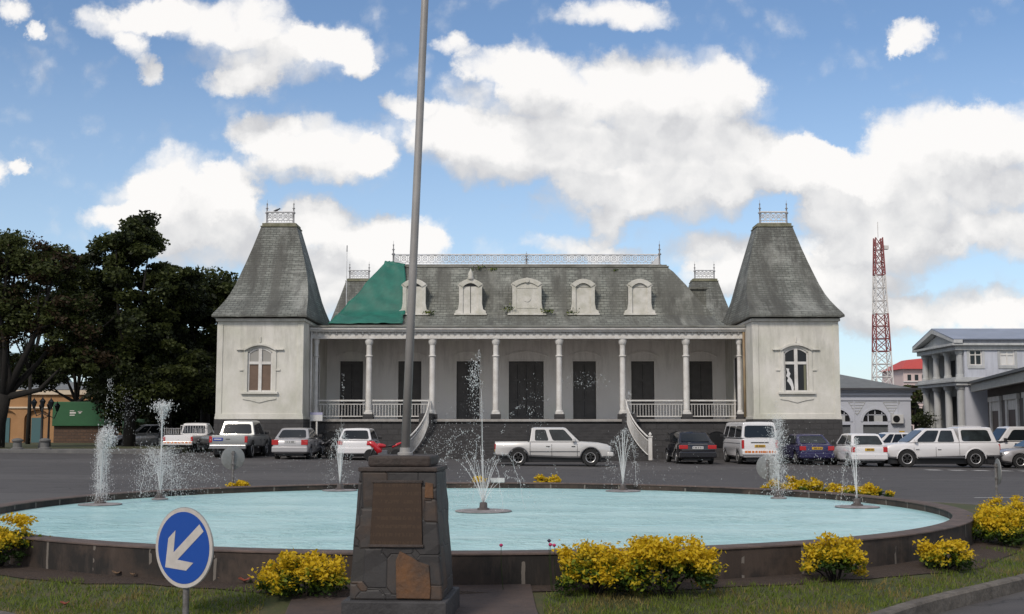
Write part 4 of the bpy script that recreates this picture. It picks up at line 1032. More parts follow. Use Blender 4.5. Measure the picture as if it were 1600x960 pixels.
# silver pickup side on
def d21(t, hw, xr, xf):
    b = MB(); b.tube([(-1.03, -hw + .1, 1.0), (-1.03, -hw + .1, 1.66), (-1.03, hw - .1, 1.66), (-1.03, hw - .1, 1.0)], .018, 6); b.build('roll_bar', 'black_trim', t)
    b = MB(); b.box(xr - .10, xr + .1, -hw + .04, hw - .04, .45, .58); b.build('rear_bumper', 'black_trim', t, bevel=.02)
    b = MB(); b.box(xf - .15, xf + .12, -hw + .04, hw - .04, .40, .58); b.build('front_bumper', 'paint_silver_warm', t, bevel=.04)
    for s in (-1, 1):
        for wx in (-1.45, 1.58):
            b = MB(); pts = []
            for k in range(13):
                a = math.pi * k / 12; pts.append((wx + .43 * math.cos(a), s * (hw + .012), .36 + .43 * math.sin(a)))
            b.tube(pts, .026, 6); b.build('wheel_arch_trim', 'rim_dark', t, smooth=True)
        b = MB(); b.box(-.98, 1.12, s * (hw + .004) - .01, s * (hw + .004) + .01, .60, .625); b.build('side_strip', 'rim_dark', t)
        b = MB(); b.box(-.965, -.95, s * (hw + .001) - .006, s * (hw + .001) + .003, .46, 1.0); b.build('bed_gap', 'black_trim', t)
q = at(863, 700, 52)
vehicle('pickup_truck', 'silver double cab pickup standing side-on before the stone steps', 'pickup truck', q.x, 52.1, 0, 'paint_silver_warm', 4.85, 1.7, pick_st(4.85, 1.7, 1.02, 1.03, .34),
        [dict(shape=(-.97, 1.14, .56, -.88, 1.0, 1.58, .81, .68), side=((.10, .385), (.47, .90)), v0=.10, v1=.90, glass='glass_grey', mirror='paint_silver_warm')],
        wheels=(-1.45, 1.58), wr=.36, bed=(-2.42, -.97, .62), tail=[(.74, .84, .70, .92, .05)], head=(.50, .76, .68, .84), extras=d21, group='pickup trucks parked before the hall', door_lines=(-.05, 1.02), plate_z=.6)
# black sedan
def black_x(t, hw, xr, xf):
    b = MB(); b.box(xr - .02, xr + .03, -.45, .45, .90, .925); b.build('chrome_strip', 'chrome', t, bevel=.008)
    bumper_bar('paint_black', .30, .58, .05)(t, hw, xr, xf)
q = at(1081, 700, 56.4)
vehicle('parked_car', 'black sedan with bright red tail lights and chrome strip', 'car', q.x + .15, 58.3, N90 + R(2), 'paint_black', 4.5, 1.76, sedan_st(4.5, 1.76, 1.0), [dict(shape=(-1.65, .95, .2, -.95, .99, 1.44, .82, .62), side=((.12, .38), (.41, .68), (.71, .9)))],
        tail=[(.46, .86, .70, .88, .10)], plate_r='plate_white', plate_z=.70, extras=black_x, group='cars parked before the hall')
# minibus
mat('van_side_shade', (.19, .19, .19), .35, coat=.3)  # grey holds the shade on the minibus's white side, put into colour
def van_x(t, hw, xr, xf):
    b = MB(); b.box(xr - .08, xr + .1, -hw + .01, hw - .01, .46, .66); b.build('rear_bumper', 'paint_white', t, bevel=.03)
    b = MB(); 
    rg = random.Random(3); yy = -hw + .12
    while yy < hw - .2:
        w_ = rg.uniform(.05, .16); b.box(xr - .086, xr - .081, yy, yy + w_, .545, .645); yy += w_ + rg.choice((.02, .02, .05))
    b.build('bumper_writing', 'orange_light', t)
    b = MB(); b.box(xr - .02, xr, -.42, .42, 1.0, 1.045); b.build('tailgate_handle', 'black_trim', t, bevel=.008)
    for s in (-1, 1):
        b = MB(); b.box(-2.0, 2.0, s * (hw + .002) - .004, s * (hw + .002) + .004, .98, .995); b.build('side_strip', 'rim_dark', t)
q = at(1181, 700, 56.6); h = 2.35; w = .84
vehicle('minibus', 'white minibus with orange writing on its bumper', 'minibus', q.x + .12, 59.0, N90 + R(2.0), 'paint_white', 4.7, 1.69, [(-h, .42, 1.20, w * .97), (-h + .05, .34, 1.22, w), (-h + .5, .32, 1.22, w), (h - .9, .32, 1.22, w), (h - .35, .34, 1.12, w * .97), (h - .05, .40, .98, w * .9), (h, .45, .85, w * .86)],
        [dict(shape=(-2.31, 2.0, 1.45, -2.2, 1.22, 1.92, .835, .74), side=((.04, .34), (.37, .70), (.74, .93)), v0=.06, v1=.80, ru=.06, rv0=.06, rv1=.84, crown=.05)],
        wheels=(-1.25, 1.5), wr=.33, tail=[(.73, .845, .74, 1.14, .08)], plate_z=.80, plate_w=.5, extras=van_x)
# purple blue sedan behind the curtain jet
q = at(1266, 700, 57.5)
vehicle('parked_car', 'dark purple blue sedan with yellow plate behind the drop curtain', 'car', q.x + .15, 59.4, N90 + R(3), 'paint_purple', 4.3, 1.68, sedan_st(4.3, 1.68, .97), [dict(shape=(-1.68, .95, .2, -1.0, .97, 1.40, .79, .62), side=((.12, .38), (.41, .68), (.71, .9)), glass='glass_grey')],
        tail=[(.52, .82, .68, .88, .08)], plate_z=.72, extras=bumper_bar('paint_purple', .32, .58, .05), group='cars parked before the hall')
# white hatch right
q = at(1344, 700, 55.5)
vehicle('parked_car', 'white hatchback with yellow plate, nose by the hall corner', 'car', q.x + .35, 57.3, N90 + R(1), 'paint_white', 3.9, 1.68, hatch_st(3.9, 1.68, .95), [dict(shape=(-1.86, .85, .25, -1.35, .95, 1.46, .79, .62), side=((.06, .36), (.40, .88)), glass='glass_grey')],
        wr=.29, wheels=(-1.22, 1.25), tail=[(.62, .82, .66, .90, .08)], plate_z=.72, plate_w=.42, extras=bumper_bar('paint_white', .32, .60, .06), group='cars parked before the hall')
# white car between
q = at(1400, 690, 66)
vehicle('parked_car', 'small white car glimpsed between the white hatchback and the canopy pickup', 'car', q.x - .3, 66.5, R(185), 'paint_white', 4.2, 1.7, sedan_st(4.2, 1.7, .95), [dict(shape=(-1.65, .95, .2, -1.0, .95, 1.50, .80, .62), side=((.12, .38), (.41, .68), (.71, .9)))], head=(.4, .75, .6, .75), group='cars parked before the hall')
# white double cab with canopy, facing left
def hilux(t, hw, xr, xf):
    b = MB(); b.box(xr - .10, xr + .1, -hw + .05, hw - .05, .50, .68); b.build('rear_bumper', 'rim_dark', t, bevel=.03)
    b = MB(); b.box(xf - .22, xf + .06, -hw + .05, hw - .05, .46, .70); b.build('front_bumper', 'paint_white', t, bevel=.07, bseg=3)
    for s in (-1, 1):
        for wx in (-1.50, 1.62):
            b = MB(); pts = []
            for k in range(13):
                a = math.pi * k / 12; pts.append((wx + .47 * math.cos(a), s * (hw + .005), .40 + .47 * math.sin(a)))
            b.tube(pts, .03, 6); b.build('wheel_arch_flare', 'paint_white', t, smooth=True)
        b = MB(); b.box(-.78, -.768, s * (hw + .001) - .006, s * (hw + .001) + .003, .55, 1.12); b.build('bed_gap', 'rim_dark', t)
        b = MB(); b.box(-1.0, 1.1, s * (hw - .08) - .07, s * (hw - .08) + .09, .42, .47); b.build('side_step', 'rim_dark', t, bevel=.015)
    b = MB(); b.tube([(-1.9, -.6, 1.86), (-1.0, -.6, 1.88)], .018, 6); b.tube([(-1.9, .6, 1.86), (-1.0, .6, 1.88)], .018, 6); b.build('roof_rack', 'paint_white', t)
q = at(1462, 700, 56.6)
st = pick_st(5.25, 1.83, 1.14, 1.14, .42)
vehicle('pickup_truck', 'white double cab pickup with white canopy over its bed, facing left', 'pickup truck', q.x, 56.6, R(180), 'paint_white', 5.25, 1.83, st,
        [dict(shape=(-.80, 1.50, .72, -.62, 1.12, 1.74, .87, .70), side=((.10, .45), (.50, .90)), glass='glass_grey', mirror='paint_white', v0=.06),
         dict(name='canopy', shape=(-2.52, -.82, -.80, -2.28, 1.12, 1.80, .86, .72), side=((.13, .94),), front=False, glass='glass_grey', v0=.10, v1=.86)],
        wheels=(-1.50, 1.62), wr=.40, tail=[(.78, .90, .78, 1.06, .08)], head=(.48, .86, .84, 1.0), extras=hilux, group='pickup trucks parked before the hall', door_lines=(.30, 1.30), plate_z=.62)
# white van behind
q = at(1610, 690, 62)
vehicle('white_van', 'long white van at the right edge behind the silver car', 'van', q.x + .1, 62, R(180), 'paint_white', 4.8, 1.7, [(-2.4, .42, 1.15, .82), (-2.35, .34, 1.2, .85), (1.5, .32, 1.2, .85), (2.0, .34, 1.08, .82), (2.35, .4, .95, .76), (2.4, .45, .85, .72)],
        [dict(shape=(-2.36, 2.0, 1.45, -2.25, 1.2, 1.90, .835, .74), side=((.04, .30), (.33, .6), (.63, .93)), v0=.06, v1=.82)], wheels=(-1.3, 1.5), wr=.33, head=(.4, .7, .65, .85))
# silver grey car facing left at the right edge
q = at(1615, 700, 57.2)
vehicle('parked_car', 'silver car with dark lower body, nose pointing left, cut by the right edge', 'car', q.x + .25, 56.9, R(180), 'paint_silver', 4.35, 1.7, sedan_st(4.35, 1.7, .98, .93), [dict(shape=(-1.9, 1.05, .25, -1.2, .97, 1.44, .80, .62), side=((.12, .42), (.47, .84)), glass='glass_grey')],
        wheels=(-1.3, 1.35), wr=.32, head=(.4, .78, .6, .75), tail=[(.55, .8, .7, .9, .05)], group='cars parked before the hall')

# motorcycles
mat('fairing_red', (.45, .012, .02), .25, coat=.6)
def motorcycle(px, Y, rz, label, paint):
    q = at(px, 700, Y); t = thing('motorcycle', label, 'motorcycle', (q.x, Y, gz(q.x, Y)), rz, 'motorcycles parked before the hall'); t.scale = (.88, .88, .88)
    for wx in (-.66, .68):
        b = MB(); b.lathe([(.22, -.05), (.29, -.055), (.31, 0), (.29, .055), (.22, .05)], 24, (0, 0, 0), 'y'); w_ = b.build('wheel', 'tyre', t, smooth='auto'); w_.location = (wx, 0, .31)
        b = MB(); b.lathe([(.215, -.03), (.215, .03), (.19, .03), (.19, -.03), (.215, -.03)], 24, (0, 0, 0), 'y', cap=False)
        for k in range(6):
            a = math.pi * k / 3; b.tube([(0, 0, 0), (.2 * math.cos(a), 0, .2 * math.sin(a))], .012, 5)
        b.build('rim', 'rim', w_)
    b = MB(); b.tube([(.68, .07, .31), (.42, .07, .95)], .025, 8); b.tube([(.68, -.07, .31), (.42, -.07, .95)], .025, 8); b.build('front_fork', 'chrome', t, smooth=True)
    b = MB(); b.tube([(-.66, .08, .31), (-.1, .09, .38)], .028, 8); b.tube([(-.66, -.08, .31), (-.1, -.09, .38)], .028, 8); b.build('swing_arm', 'black_trim', t)
    b = MB(); b.hexa([(-.22, -.15, .22), (.28, -.13, .22), (.28, .13, .22), (-.22, .15, .22), (-.2, -.13, .58), (.30, -.12, .58), (.30, .12, .58), (-.2, .13, .58)]); b.build('engine', 'rim_dark', t, bevel=.04)
    b = MB(); b.loft([[(x_, w_ * math.cos(a), z_ + h_ * math.sin(a)) for a in [2 * math.pi * k / 10 for k in range(10)]] for x_, w_, z_, h_ in ((-.15, .07, .76, .07), (.0, .14, .78, .11), (.2, .15, .80, .12), (.38, .09, .82, .08))]); b.build('fuel_tank', paint, t, smooth=True)
    b = MB(); b.loft([[(x_, w_ * math.cos(a), z_ + h_ * math.sin(a)) for a in [2 * math.pi * k / 12 for k in range(12)]] for x_, w_, z_, h_ in ((.05, .12, .48, .16), (.30, .19, .62, .27), (.52, .17, .84, .20), (.70, .11, .92, .12), (.86, .04, .86, .05))]); b.build('fairing', paint, t, smooth=True)
    b = MB(); b.loft([[(x_, w_ * math.cos(a), z_ + h_ * math.sin(a)) for a in [2 * math.pi * k / 10 for k in range(10)]] for x_, w_, z_, h_ in ((-.10, .11, .74, .05), (-.5, .13, .82, .07), (-.62, .12, .84, .05))]); b.build('seat', 'black_trim', t, smooth=True)
    b = MB(); b.loft([[(x_, w_ * math.cos(a), z_ + h_ * math.sin(a)) for a in [2 * math.pi * k / 10 for k in range(10)]] for x_, w_, z_, h_ in ((-.45, .13, .74, .08), (-.75, .12, .86, .08), (-1.0, .05, .97, .05))]); b.build('tail_fairing', paint, t, smooth=True)
    b = MB(); b.tube([(.36, -.34, 1.03), (.42, -.15, 1.0), (.42, .15, 1.0), (.36, .34, 1.03)], .016, 6); b.build('handlebar', 'black_trim', t)
    b = MB(); b.tube([(.0, -.13, .3), (-.4, -.16, .33), (-.85, -.17, .45)], [.03, .04, .05], 8); b.build('exhaust', 'chrome', t, smooth=True)
    return t
motorcycle(599, 55.2, R(180 + 12), 'red faired motorcycle parked between the white hatchback and the steps', 'fairing_red')
motorcycle(505, 59.0, R(120), 'dark grey motorcycle between the silver sedan and the white hatchback', 'rim_dark')
motorcycle(519, 59.3, R(105), 'black motorcycle closest to the white hatchback, next to a grey one', 'black_trim')
# ---------------------------------------------------------------- the town hall
X0 = .82; FZ = 2.03
TH = thing('town_hall', 'long white colonial hall with grey slate roofs and two steep front towers', 'building', (X0, 66, 0))
O = (X0, 66, 0)
def part(b, name, m, parent=TH, **k): return b.build(name, m, parent, org=O, **k)
def arch_pts(cx, z, w, rise, n=10):
    """segmental arch from left springing to right springing"""
    return [(cx + w * (2 * i / n - 1), z + rise * (1 - (2 * i / n - 1) ** 2)) for i in range(n + 1)]
TOFF = 13.67; TW = 2.2
TL = [(7.20, 2.42, 61.55, 71.4), (7.30, 2.42, 61.55, 71.4), (7.46, 2.36, 61.8, 70.9), (7.79, 2.27, 62.5, 70.0), (8.2, 2.17, 63.3, 69.3), (8.62, 2.07, 63.95, 68.8), (9.2, 1.94, 64.6, 68.5), (9.78, 1.80, 65.05, 68.3), (10.5, 1.60, 65.5, 68.15), (11.33, 1.36, 65.9, 68.0), (12.1, 1.13, 66.15, 67.92), (12.60, .98, 66.3, 67.88)]
def finial(cx, cy, z, h=1.25, r=.085):
    b = MB(); b.lathe([(r * 1.3, 0), (r * 1.3, .08), (r * .5, .12), (r * .45, .42 * h), (r * 1.15, .47 * h), (r * .4, .52 * h), (r * .35, .62 * h), (r * .85, .65 * h), (r * .3, .69 * h), (r * .25, .80 * h), (r * .5, .83 * h), (.010, .87 * h), (.006, h)], 10, (cx, cy, z))
    return b
def lattice(b, p0, p1, z0, z1, step, r=.018):
    """cast iron cresting: rails, crossed bars and roundels"""
    p0 = Vector(p0); p1 = Vector(p1); L_ = (p1 - p0).length; n = max(2, round(L_ / step)); h = z1 - z0
    P = lambda t, z: (p0.x + (p1.x - p0.x) * t, p0.y + (p1.y - p0.y) * t, z)
    for z, rr in ((z0 + .05, 1.4), (z0 + h * .30, .9), (z1, 1.8)): b.tube([P(0, z), P(1, z)], r * rr, 6)
    dx = (p1 - p0).normalized()
    for i in range(n):
        a, c = i / n, (i + 1) / n; m = (a + c) / 2
        b.tube([P(a, z0 + h * .3), P(a, z1)], r * .7, 4)
        b.tube([P(a, z0 + h * .3), P(c, z1)], r * .6, 4); b.tube([P(c, z0 + h * .3), P(a, z1)], r * .6, 4)
        ring = [P(m, 0)] ; cc = Vector(P(m, z0 + h * .65)); rr = min(step * .30, h * .22)
        b.tube([cc + dx * rr * math.cos(t) + Vector((0, 0, rr * math.sin(t))) for t in [2 * math.pi * k / 8 for k in range(9)]], r * .8, 4)
        b.tube([P(a + .25 / n, z0), P(a + .25 / n, z0 + h * .3)], r * .5, 4); b.tube([P(a + .75 / n, z0), P(a + .75 / n, z0 + h * .3)], r * .5, 4)
def tower(cx, sgn, yoff=0, front=True, glz='brown'):
    Y = lambda y: y + yoff
    b = MB(); WX = 0.0
    wz0, wz1, ww = 3.40, 5.42, .62
    if front:
        yf, yi = Y(62.0), Y(62.32)
        b.box(cx - TW, cx - ww, yf, yi, FZ, 7.12); b.box(cx + ww, cx + TW, yf, yi, FZ, 7.12)
        b.box(cx - ww, cx + ww, yf, yi, FZ, wz0); 
        ap = arch_pts(cx, wz1, ww, .24)
        b.prism(ap + [(cx + ww, 7.12), (cx - ww, 7.12)], yf, yi, 'xz')
        b.box(cx - TW, cx + TW, yi, Y(71.0), FZ, 7.12)
    else:
        b.box(cx - TW, cx + TW, Y(62), Y(71), FZ, 7.12)
    tw = part(b, 'tower_wall', 'plaster')
    if front:
        # corner strips, base course and frieze under the eaves
        b = MB()
        for s in (-1, 1): b.box(cx + s * (TW - .14) - .15, cx + s * (TW - .14) + .15, Y(61.96), Y(62.02), FZ + .25, 6.85)
        b.box(cx - TW - .05, cx + TW + .05, Y(61.94), Y(71.05), FZ - .02, FZ + .12); b.box(cx - TW - .03, cx + TW + .03, Y(61.955), Y(62.1), FZ + .12, FZ + .26)
        b.box(cx - TW - .07, cx + TW + .07, Y(61.86), Y(71.07), 7.0, 7.14)
        part(b, 'string_course', 'plaster', tw_p(tw), bevel=.012)
        # raised panel below and moulding round the window
        b = MB()
        hood = arch_pts(cx, wz1 + .16, ww + .22, .30, 12)
        low = arch_pts(cx, wz1 + .06, ww + .18, .28, 12)
        b.prism(hood + low[::-1], Y(61.86), Y(62.0), 'xz')
        for s in (-1, 1):
            b.box(cx + s * (ww + .38) - .20, cx + s * (ww + .38) + .20, Y(61.88), Y(62.0), wz1 + .10, wz1 + .17)
            b.box(cx + s * (ww + .11) - .10, cx + s * (ww + .11) + .10, Y(61.955), Y(62.0), wz0, wz1 + .08)
            b.box(cx + s * (ww + .30) - .12, cx + s * (ww + .30) + .12, Y(61.94), Y(62.0), wz1 - .95, wz1 - .87)
        b.box(cx - ww - .32, cx + ww + .32, Y(61.84), Y(62.0), wz0 - .11, wz0)
        b.prism([(cx - .85, wz0 - .30), (cx - .85, wz0 - .38), (cx - .45, wz0 - .44), (cx, wz0 - .56), (cx + .45, wz0 - .44), (cx + .85, wz0 - .38), (cx + .85, wz0 - .30)], Y(61.95), Y(62.0), 'xz')
        b.box(cx - .035, cx + .035, Y(61.95), Y(62), wz1 + .5, wz1 + .78)
        part(b, 'window_surround', 'plaster', tw, bevel=.01)
        b = MB(); fr = .075
        yw0, yw1 = Y(62.06), Y(62.14)
        b.box(cx - ww, cx - ww + fr, yw0, yw1, wz0, wz1 + .02); b.box(cx + ww - fr, cx + ww, yw0, yw1, wz0, wz1 + .02)
        b.box(cx - .085, cx + .085, Y(62.03), yw1, wz0, wz1 + .2); b.box(cx - ww + fr, cx + ww - fr, yw0, yw1, wz0, wz0 + .08)
        b.box(cx - ww + fr, cx + ww - fr, Y(62.04), yw1, wz1 - .62, wz1 - .48)
        b.prism(arch_pts(cx, wz1 + .01, ww, .23) + arch_pts(cx, wz1 - .07, ww - fr, .22)[::-1], yw0, yw1, 'xz')
        part(b, 'window_frame', 'white_paint', tw, bevel=.006)
        for s in (-1, 1):
            xa, xb = sorted((cx + s * .085, cx + s * (ww - fr)))
            b = MB(); b.box(xa, xb, Y(62.10), Y(62.12), wz0 + .08, wz1 - .62); part(b, 'window_pane', 'shutter_brown' if glz == 'brown' else 'dark_opening', tw)
            b = MB(); b.box(xa, xb, Y(62.10), Y(62.12), wz1 - .48, wz1 + .19); part(b, 'fanlight_pane', 'glass_fan' if glz == 'brown' else 'dark_opening', tw)
        if glz != 'brown':
            b = MB()
            rgc = random.Random(4)
            prof = [(-.50, 1.95), (-.34, 1.90), (-.36, 1.72), (-.28, 1.5), (-.34, 1.25), (-.22, 1.0), (-.16, .7), (-.12, .35), (-.14, .10), (-.22, .10), (-.27, .45), (-.38, .75), (-.46, .9), (-.40, 1.15), (-.50, 1.3), (-.44, 1.6)]
            b.prism([(cx + x_, wz0 + z_ * .62) for x_, z_ in prof], Y(62.085), Y(62.097), 'xz'); part(b, 'torn_curtain', 'curtain_white', tw)
            b = MB(); b.box(cx + .40, cx + .52, Y(62.087), Y(62.098), wz0 + .09, wz1 - .64); part(b, 'curtain', 'curtain_green', tw)
    b = MB(); b.box(cx - TW - .06, cx + TW + .06, Y(61.92), Y(71.06), -.6, FZ - .03); part(b, 'tower_base', 'basalt')
    b = MB()
    rings = [[(cx - hw, Y(yf), z), (cx + hw, Y(yf), z), (cx + hw, Y(yb), z), (cx - hw, Y(yb), z)] for z, hw, yf, yb in TL]
    b.loft(rings); ro = part(b, 'tower_roof', 'slate_tower', smooth='auto')
    z, hw, yf, yb = TL[-1]
    b = MB(); b.box(cx - hw - .04, cx + hw + .04, Y(yf) - .05, Y(yb) + .05, z, z + .06); b.box(cx - hw + .04, cx + hw - .04, Y(yf) + .04, Y(yb) - .04, z + .06, z + .22); part(b, 'roof_cap', 'cap_mossy', ro, bevel=.02)
    zc = z + .22; hx = .74; ya, yb2 = Y(yf) + .35, Y(yb) - .75
    b = MB()
    lattice(b, (cx - hx, ya, 0), (cx + hx, ya, 0), zc, zc + .66, .30, .032)
    part(b, 'crest_railing', 'white_iron', ro)
    for s in (-1, 1): part(finial(cx + s * hx, ya, zc - .05, 1.40, .10), 'finial', 'grey_iron', ro, smooth=True)
def tw_p(x): return x
mat('glass_fan', (.30, .29, .27), .3); mat('curtain_white', (.62, .62, .62), .9); mat('curtain_green', (.16, .16, .11), .9)
mat('cap_mossy', (.25, .24, .18), .85, col2=(.12, .12, .07), vscale=3)
tower(X0 - TOFF, -1, glz='brown'); tower(X0 + TOFF, 1, glz='dark')
tower(X0 - TOFF + 1.2, -1, 25.5, False); tower(X0 + TOFF + .2, 1, 25.5, False)
XA, XB = X0 - TOFF + TW, X0 + TOFF - TW      # inner faces of the towers
# basement wall under the verandah and paving slab
b = MB(); b.box(XA, XB, 64.05, 70.4, -.6, FZ - .14); part(b, 'basement_wall', 'basalt')
b = MB(); b.box(XA, XB, 63.92, 70.4, FZ - .14, FZ - .005); part(b, 'verandah_floor', 'floor_stone', bevel=.02)
for px in (519, 1020 + 38, 1120):
    q = at(px, 685, 64)
    b = MB(); b.box(q.x - .38, q.x + .38, 64.02, 64.2, .55, 1.35); o = part(b, 'basement_window', 'dark_opening'); b = MB()
    b.prism(arch_pts(q.x, 1.35, .5, .2, 6) + arch_pts(q.x, 1.25, .4, .14, 6)[::-1], 63.97, 64.05, 'xz'); part(b, 'window_arch', 'basalt', o)
# back wall of the verandah with its doors
doors = [(-3, .66), (-2, .66), (-1, .66), (0, 1.0), (1, .66), (2, .66), (3, .66)]
DZ = 5.38; YB = 70.0
b = MB(); xprev = XA; cur = []
for k, w_ in doors:
    c = X0 + k * 3.35; b.box(xprev, c - w_, YB, YB + .3, FZ - .005, 6.7); b.box(c - w_, c + w_, YB, YB + .3, DZ, 6.7); xprev = c + w_
b.box(xprev, XB, YB, YB + .3, FZ - .005, 6.7)
bw = part(b, 'verandah_wall', 'plaster_verandah')
for k, w_ in doors:
    c = X0 + k * 3.35
    b = MB(); b.box(c - w_, c + w_, YB + .12, YB + .17, FZ, DZ)
    d = part(b, 'door', 'door_grey')
    b = MB()
    for s in (-1, 1): b.box(c + s * (w_ + .07) - .07, c + s * (w_ + .07) + .07, YB - .03, YB + .02, FZ, DZ)
    ap = arch_pts(c, DZ + .32, w_ + .28, .28, 12); al = arch_pts(c, DZ + .24, w_ + .24, .26, 12)
    b.prism(ap + al[::-1], YB - .07, YB, 'xz'); b.box(c - w_ - .14, c + w_ + .14, YB - .035, YB - .0, DZ, DZ + .09)
    part(b, 'door_surround', 'plaster_verandah', d, bevel=.008)
    b = MB(); nl = 4 if w_ > .8 else 2
    for i in range(1, nl): b.box(c - w_ + 2 * w_ * i / nl - .012, c - w_ + 2 * w_ * i / nl + .012, YB + .105, YB + .12, FZ, DZ)
    part(b, 'door_joint', 'black_trim', d)
    b = MB()
    for zz in (FZ + .05, FZ + 1.05, FZ + 2.2, DZ - .18): b.box(c - w_ + .03, c + w_ - .03, YB + .095, YB + .12, zz, zz + .12)
    for i in range(nl):
        xa_ = c - w_ + 2 * w_ * i / nl; xb_ = xa_ + 2 * w_ / nl; b.box(xa_ + .025, xa_ + .11, YB + .097, YB + .12, FZ + .05, DZ - .06); b.box(xb_ - .11, xb_ - .025, YB + .097, YB + .12, FZ + .05, DZ - .06)
    part(b, 'door_rail', 'door_grey', d, bevel=.008)
# side doors in the tower flanks
for s, xx in ((1, XA), (-1, XB)):
    b = MB(); b.box(min(xx, xx + s * .03), max(xx, xx + s * .03), 65.3, 66.9, FZ, DZ); d = part(b, 'side_door', 'door_side')
    b = MB()
    for y in (65.2, 67.0): b.box(min(xx, xx + s * .07), max(xx, xx + s * .07), y - .1, y + .1, FZ, DZ + .1)
    b.box(min(xx, xx + s * .07), max(xx, xx + s * .07), 65.1, 67.1, DZ, DZ + .16); part(b, 'door_frame', 'plaster_verandah', d)
b = MB(); b.box(XA, XB, 64.0, 70.3, 6.62, 6.70); part(b, 'verandah_ceiling', 'ceiling_board')
# entablature with scalloped frieze
b = MB(); b.box(XA + .0, XB - .0, 64.08, 64.42, 6.33, 6.62); b.box(XA, XB, 64.0, 64.5, 6.25, 6.33)
b.box(XA, XB, 63.86, 64.42, 6.62, 6.72); b.box(XA, XB, 63.76, 64.5, 6.72, 6.84)
en = part(b, 'entablature', 'white_paint', bevel=.01)
b = MB(); n = 66; st_ = (XB - XA) / n
for i in range(n):
    cx = XA + st_ * (i + .5)
    b.prism(arch_pts(cx, 6.36, st_ * .40, .20, 6) + [(cx + st_ * .40, 6.34), (cx - st_ * .40, 6.34)], 64.02, 64.08, 'xz')
    b.box(cx - st_ * .5 - .03, cx - st_ * .5 + .03, 63.96, 64.08, 6.52, 6.62)
part(b, 'frieze_ornament', 'white_paint', en)
b = MB(); b.box(XA, XB, 63.70, 63.80, 6.83, 6.93); part(b, 'gutter', 'lead_grey', en, bevel=.02)
# columns
for i in range(8):
    cx = X0 + (i - 3.5) * 3.35
    if i in (0, 7): cx = XA + .30 if i == 0 else XB - .28
    w_ = .17 if i not in (0, 7) else .13
    b = MB()
    b.lathe([(w_ * .96, FZ + .42), (w_ * .90, 4.6), (w_ * .85, 5.95)], 14, (cx, 64.25, 0))
    co_ = part(b, 'column', 'white_paint', smooth='auto')
    b = MB(); b.box(cx - w_ * 1.25, cx + w_ * 1.25, 64.25 - w_ * 1.25, 64.25 + w_ * 1.25, FZ + .26, FZ + .36); b.lathe([(w_ * 1.2, FZ + .36), (w_ * 1.25, FZ + .40), (w_ * 1.0, FZ + .46)], 14, (cx, 64.25, 0)); part(b, 'column_foot', 'white_paint', co_, bevel=.01)
    b = MB(); b.box(cx - w_ * 1.6, cx + w_ * 1.6, 64.25 - w_ * 1.6 - .05, 64.25 + w_ * 1.6, FZ - .12, FZ + .26); part(b, 'column_pedestal', 'basalt', co_, bevel=.015)
    b = MB(); b.lathe([(w_ * .9, 5.30), (w_ * 1.2, 5.33), (w_ * 1.2, 5.37), (w_ * .9, 5.40)], 14, (cx, 64.25, 0)); b.lathe([(w_ * .86, 5.92), (w_ * 1.15, 6.0), (w_ * 1.35, 6.12), (w_ * 1.35, 6.245)], 14, (cx, 64.25, 0)); part(b, 'capital', 'white_paint', co_, smooth='auto')
    if i == 0: b = MB(); b.tube([(cx - .22, 63.95, gz(cx, 63)), (cx - .22, 63.95, 6.7)], .055, 8); part(b, 'drainpipe', 'white_paint', smooth=True)
    if i == 7:
        mat('pipe_yellow', (.32, .25, .15), .7, col2=(.22, .15, .09), vscale=2); b = MB(); b.tube([(cx + .20, 63.95, FZ + .1), (cx + .20, 63.95, 6.6)], .065, 8); part(b, 'drainpipe', 'pipe_yellow', smooth=True)
# dark lamp brackets on the columns are small iron hooks
# balustrades in the two bays at each end
def balustrade(xa, xb):
    b = MB(); z = FZ
    b.box(xa, xb, 64.19, 64.31, z + .93, z + 1.01); b.box(xa, xb, 64.22, 64.28, z + .76, z + .80); b.box(xa, xb, 64.22, 64.28, z + .12, z + .17)
    r_ = part(b, 'balustrade', 'white_paint', bevel=.008)
    b = MB(); n = int((xb - xa) / .15)
    for i in range(n): x_ = xa + (xb - xa) * (i + .5) / n; b.box(x_ - .012, x_ + .012, 64.238, 64.262, z + .17, z + .76)
    part(b, 'balusters', 'white_paint', r_)
cxs = [X0 + (i - 3.5) * 3.35 for i in range(8)]; cxs[0] = XA + .3; cxs[7] = XB - .28
for i, j in ((0, 1), (1, 2), (5, 6), (6, 7)): balustrade(cxs[i] + .2, cxs[j] - .2)
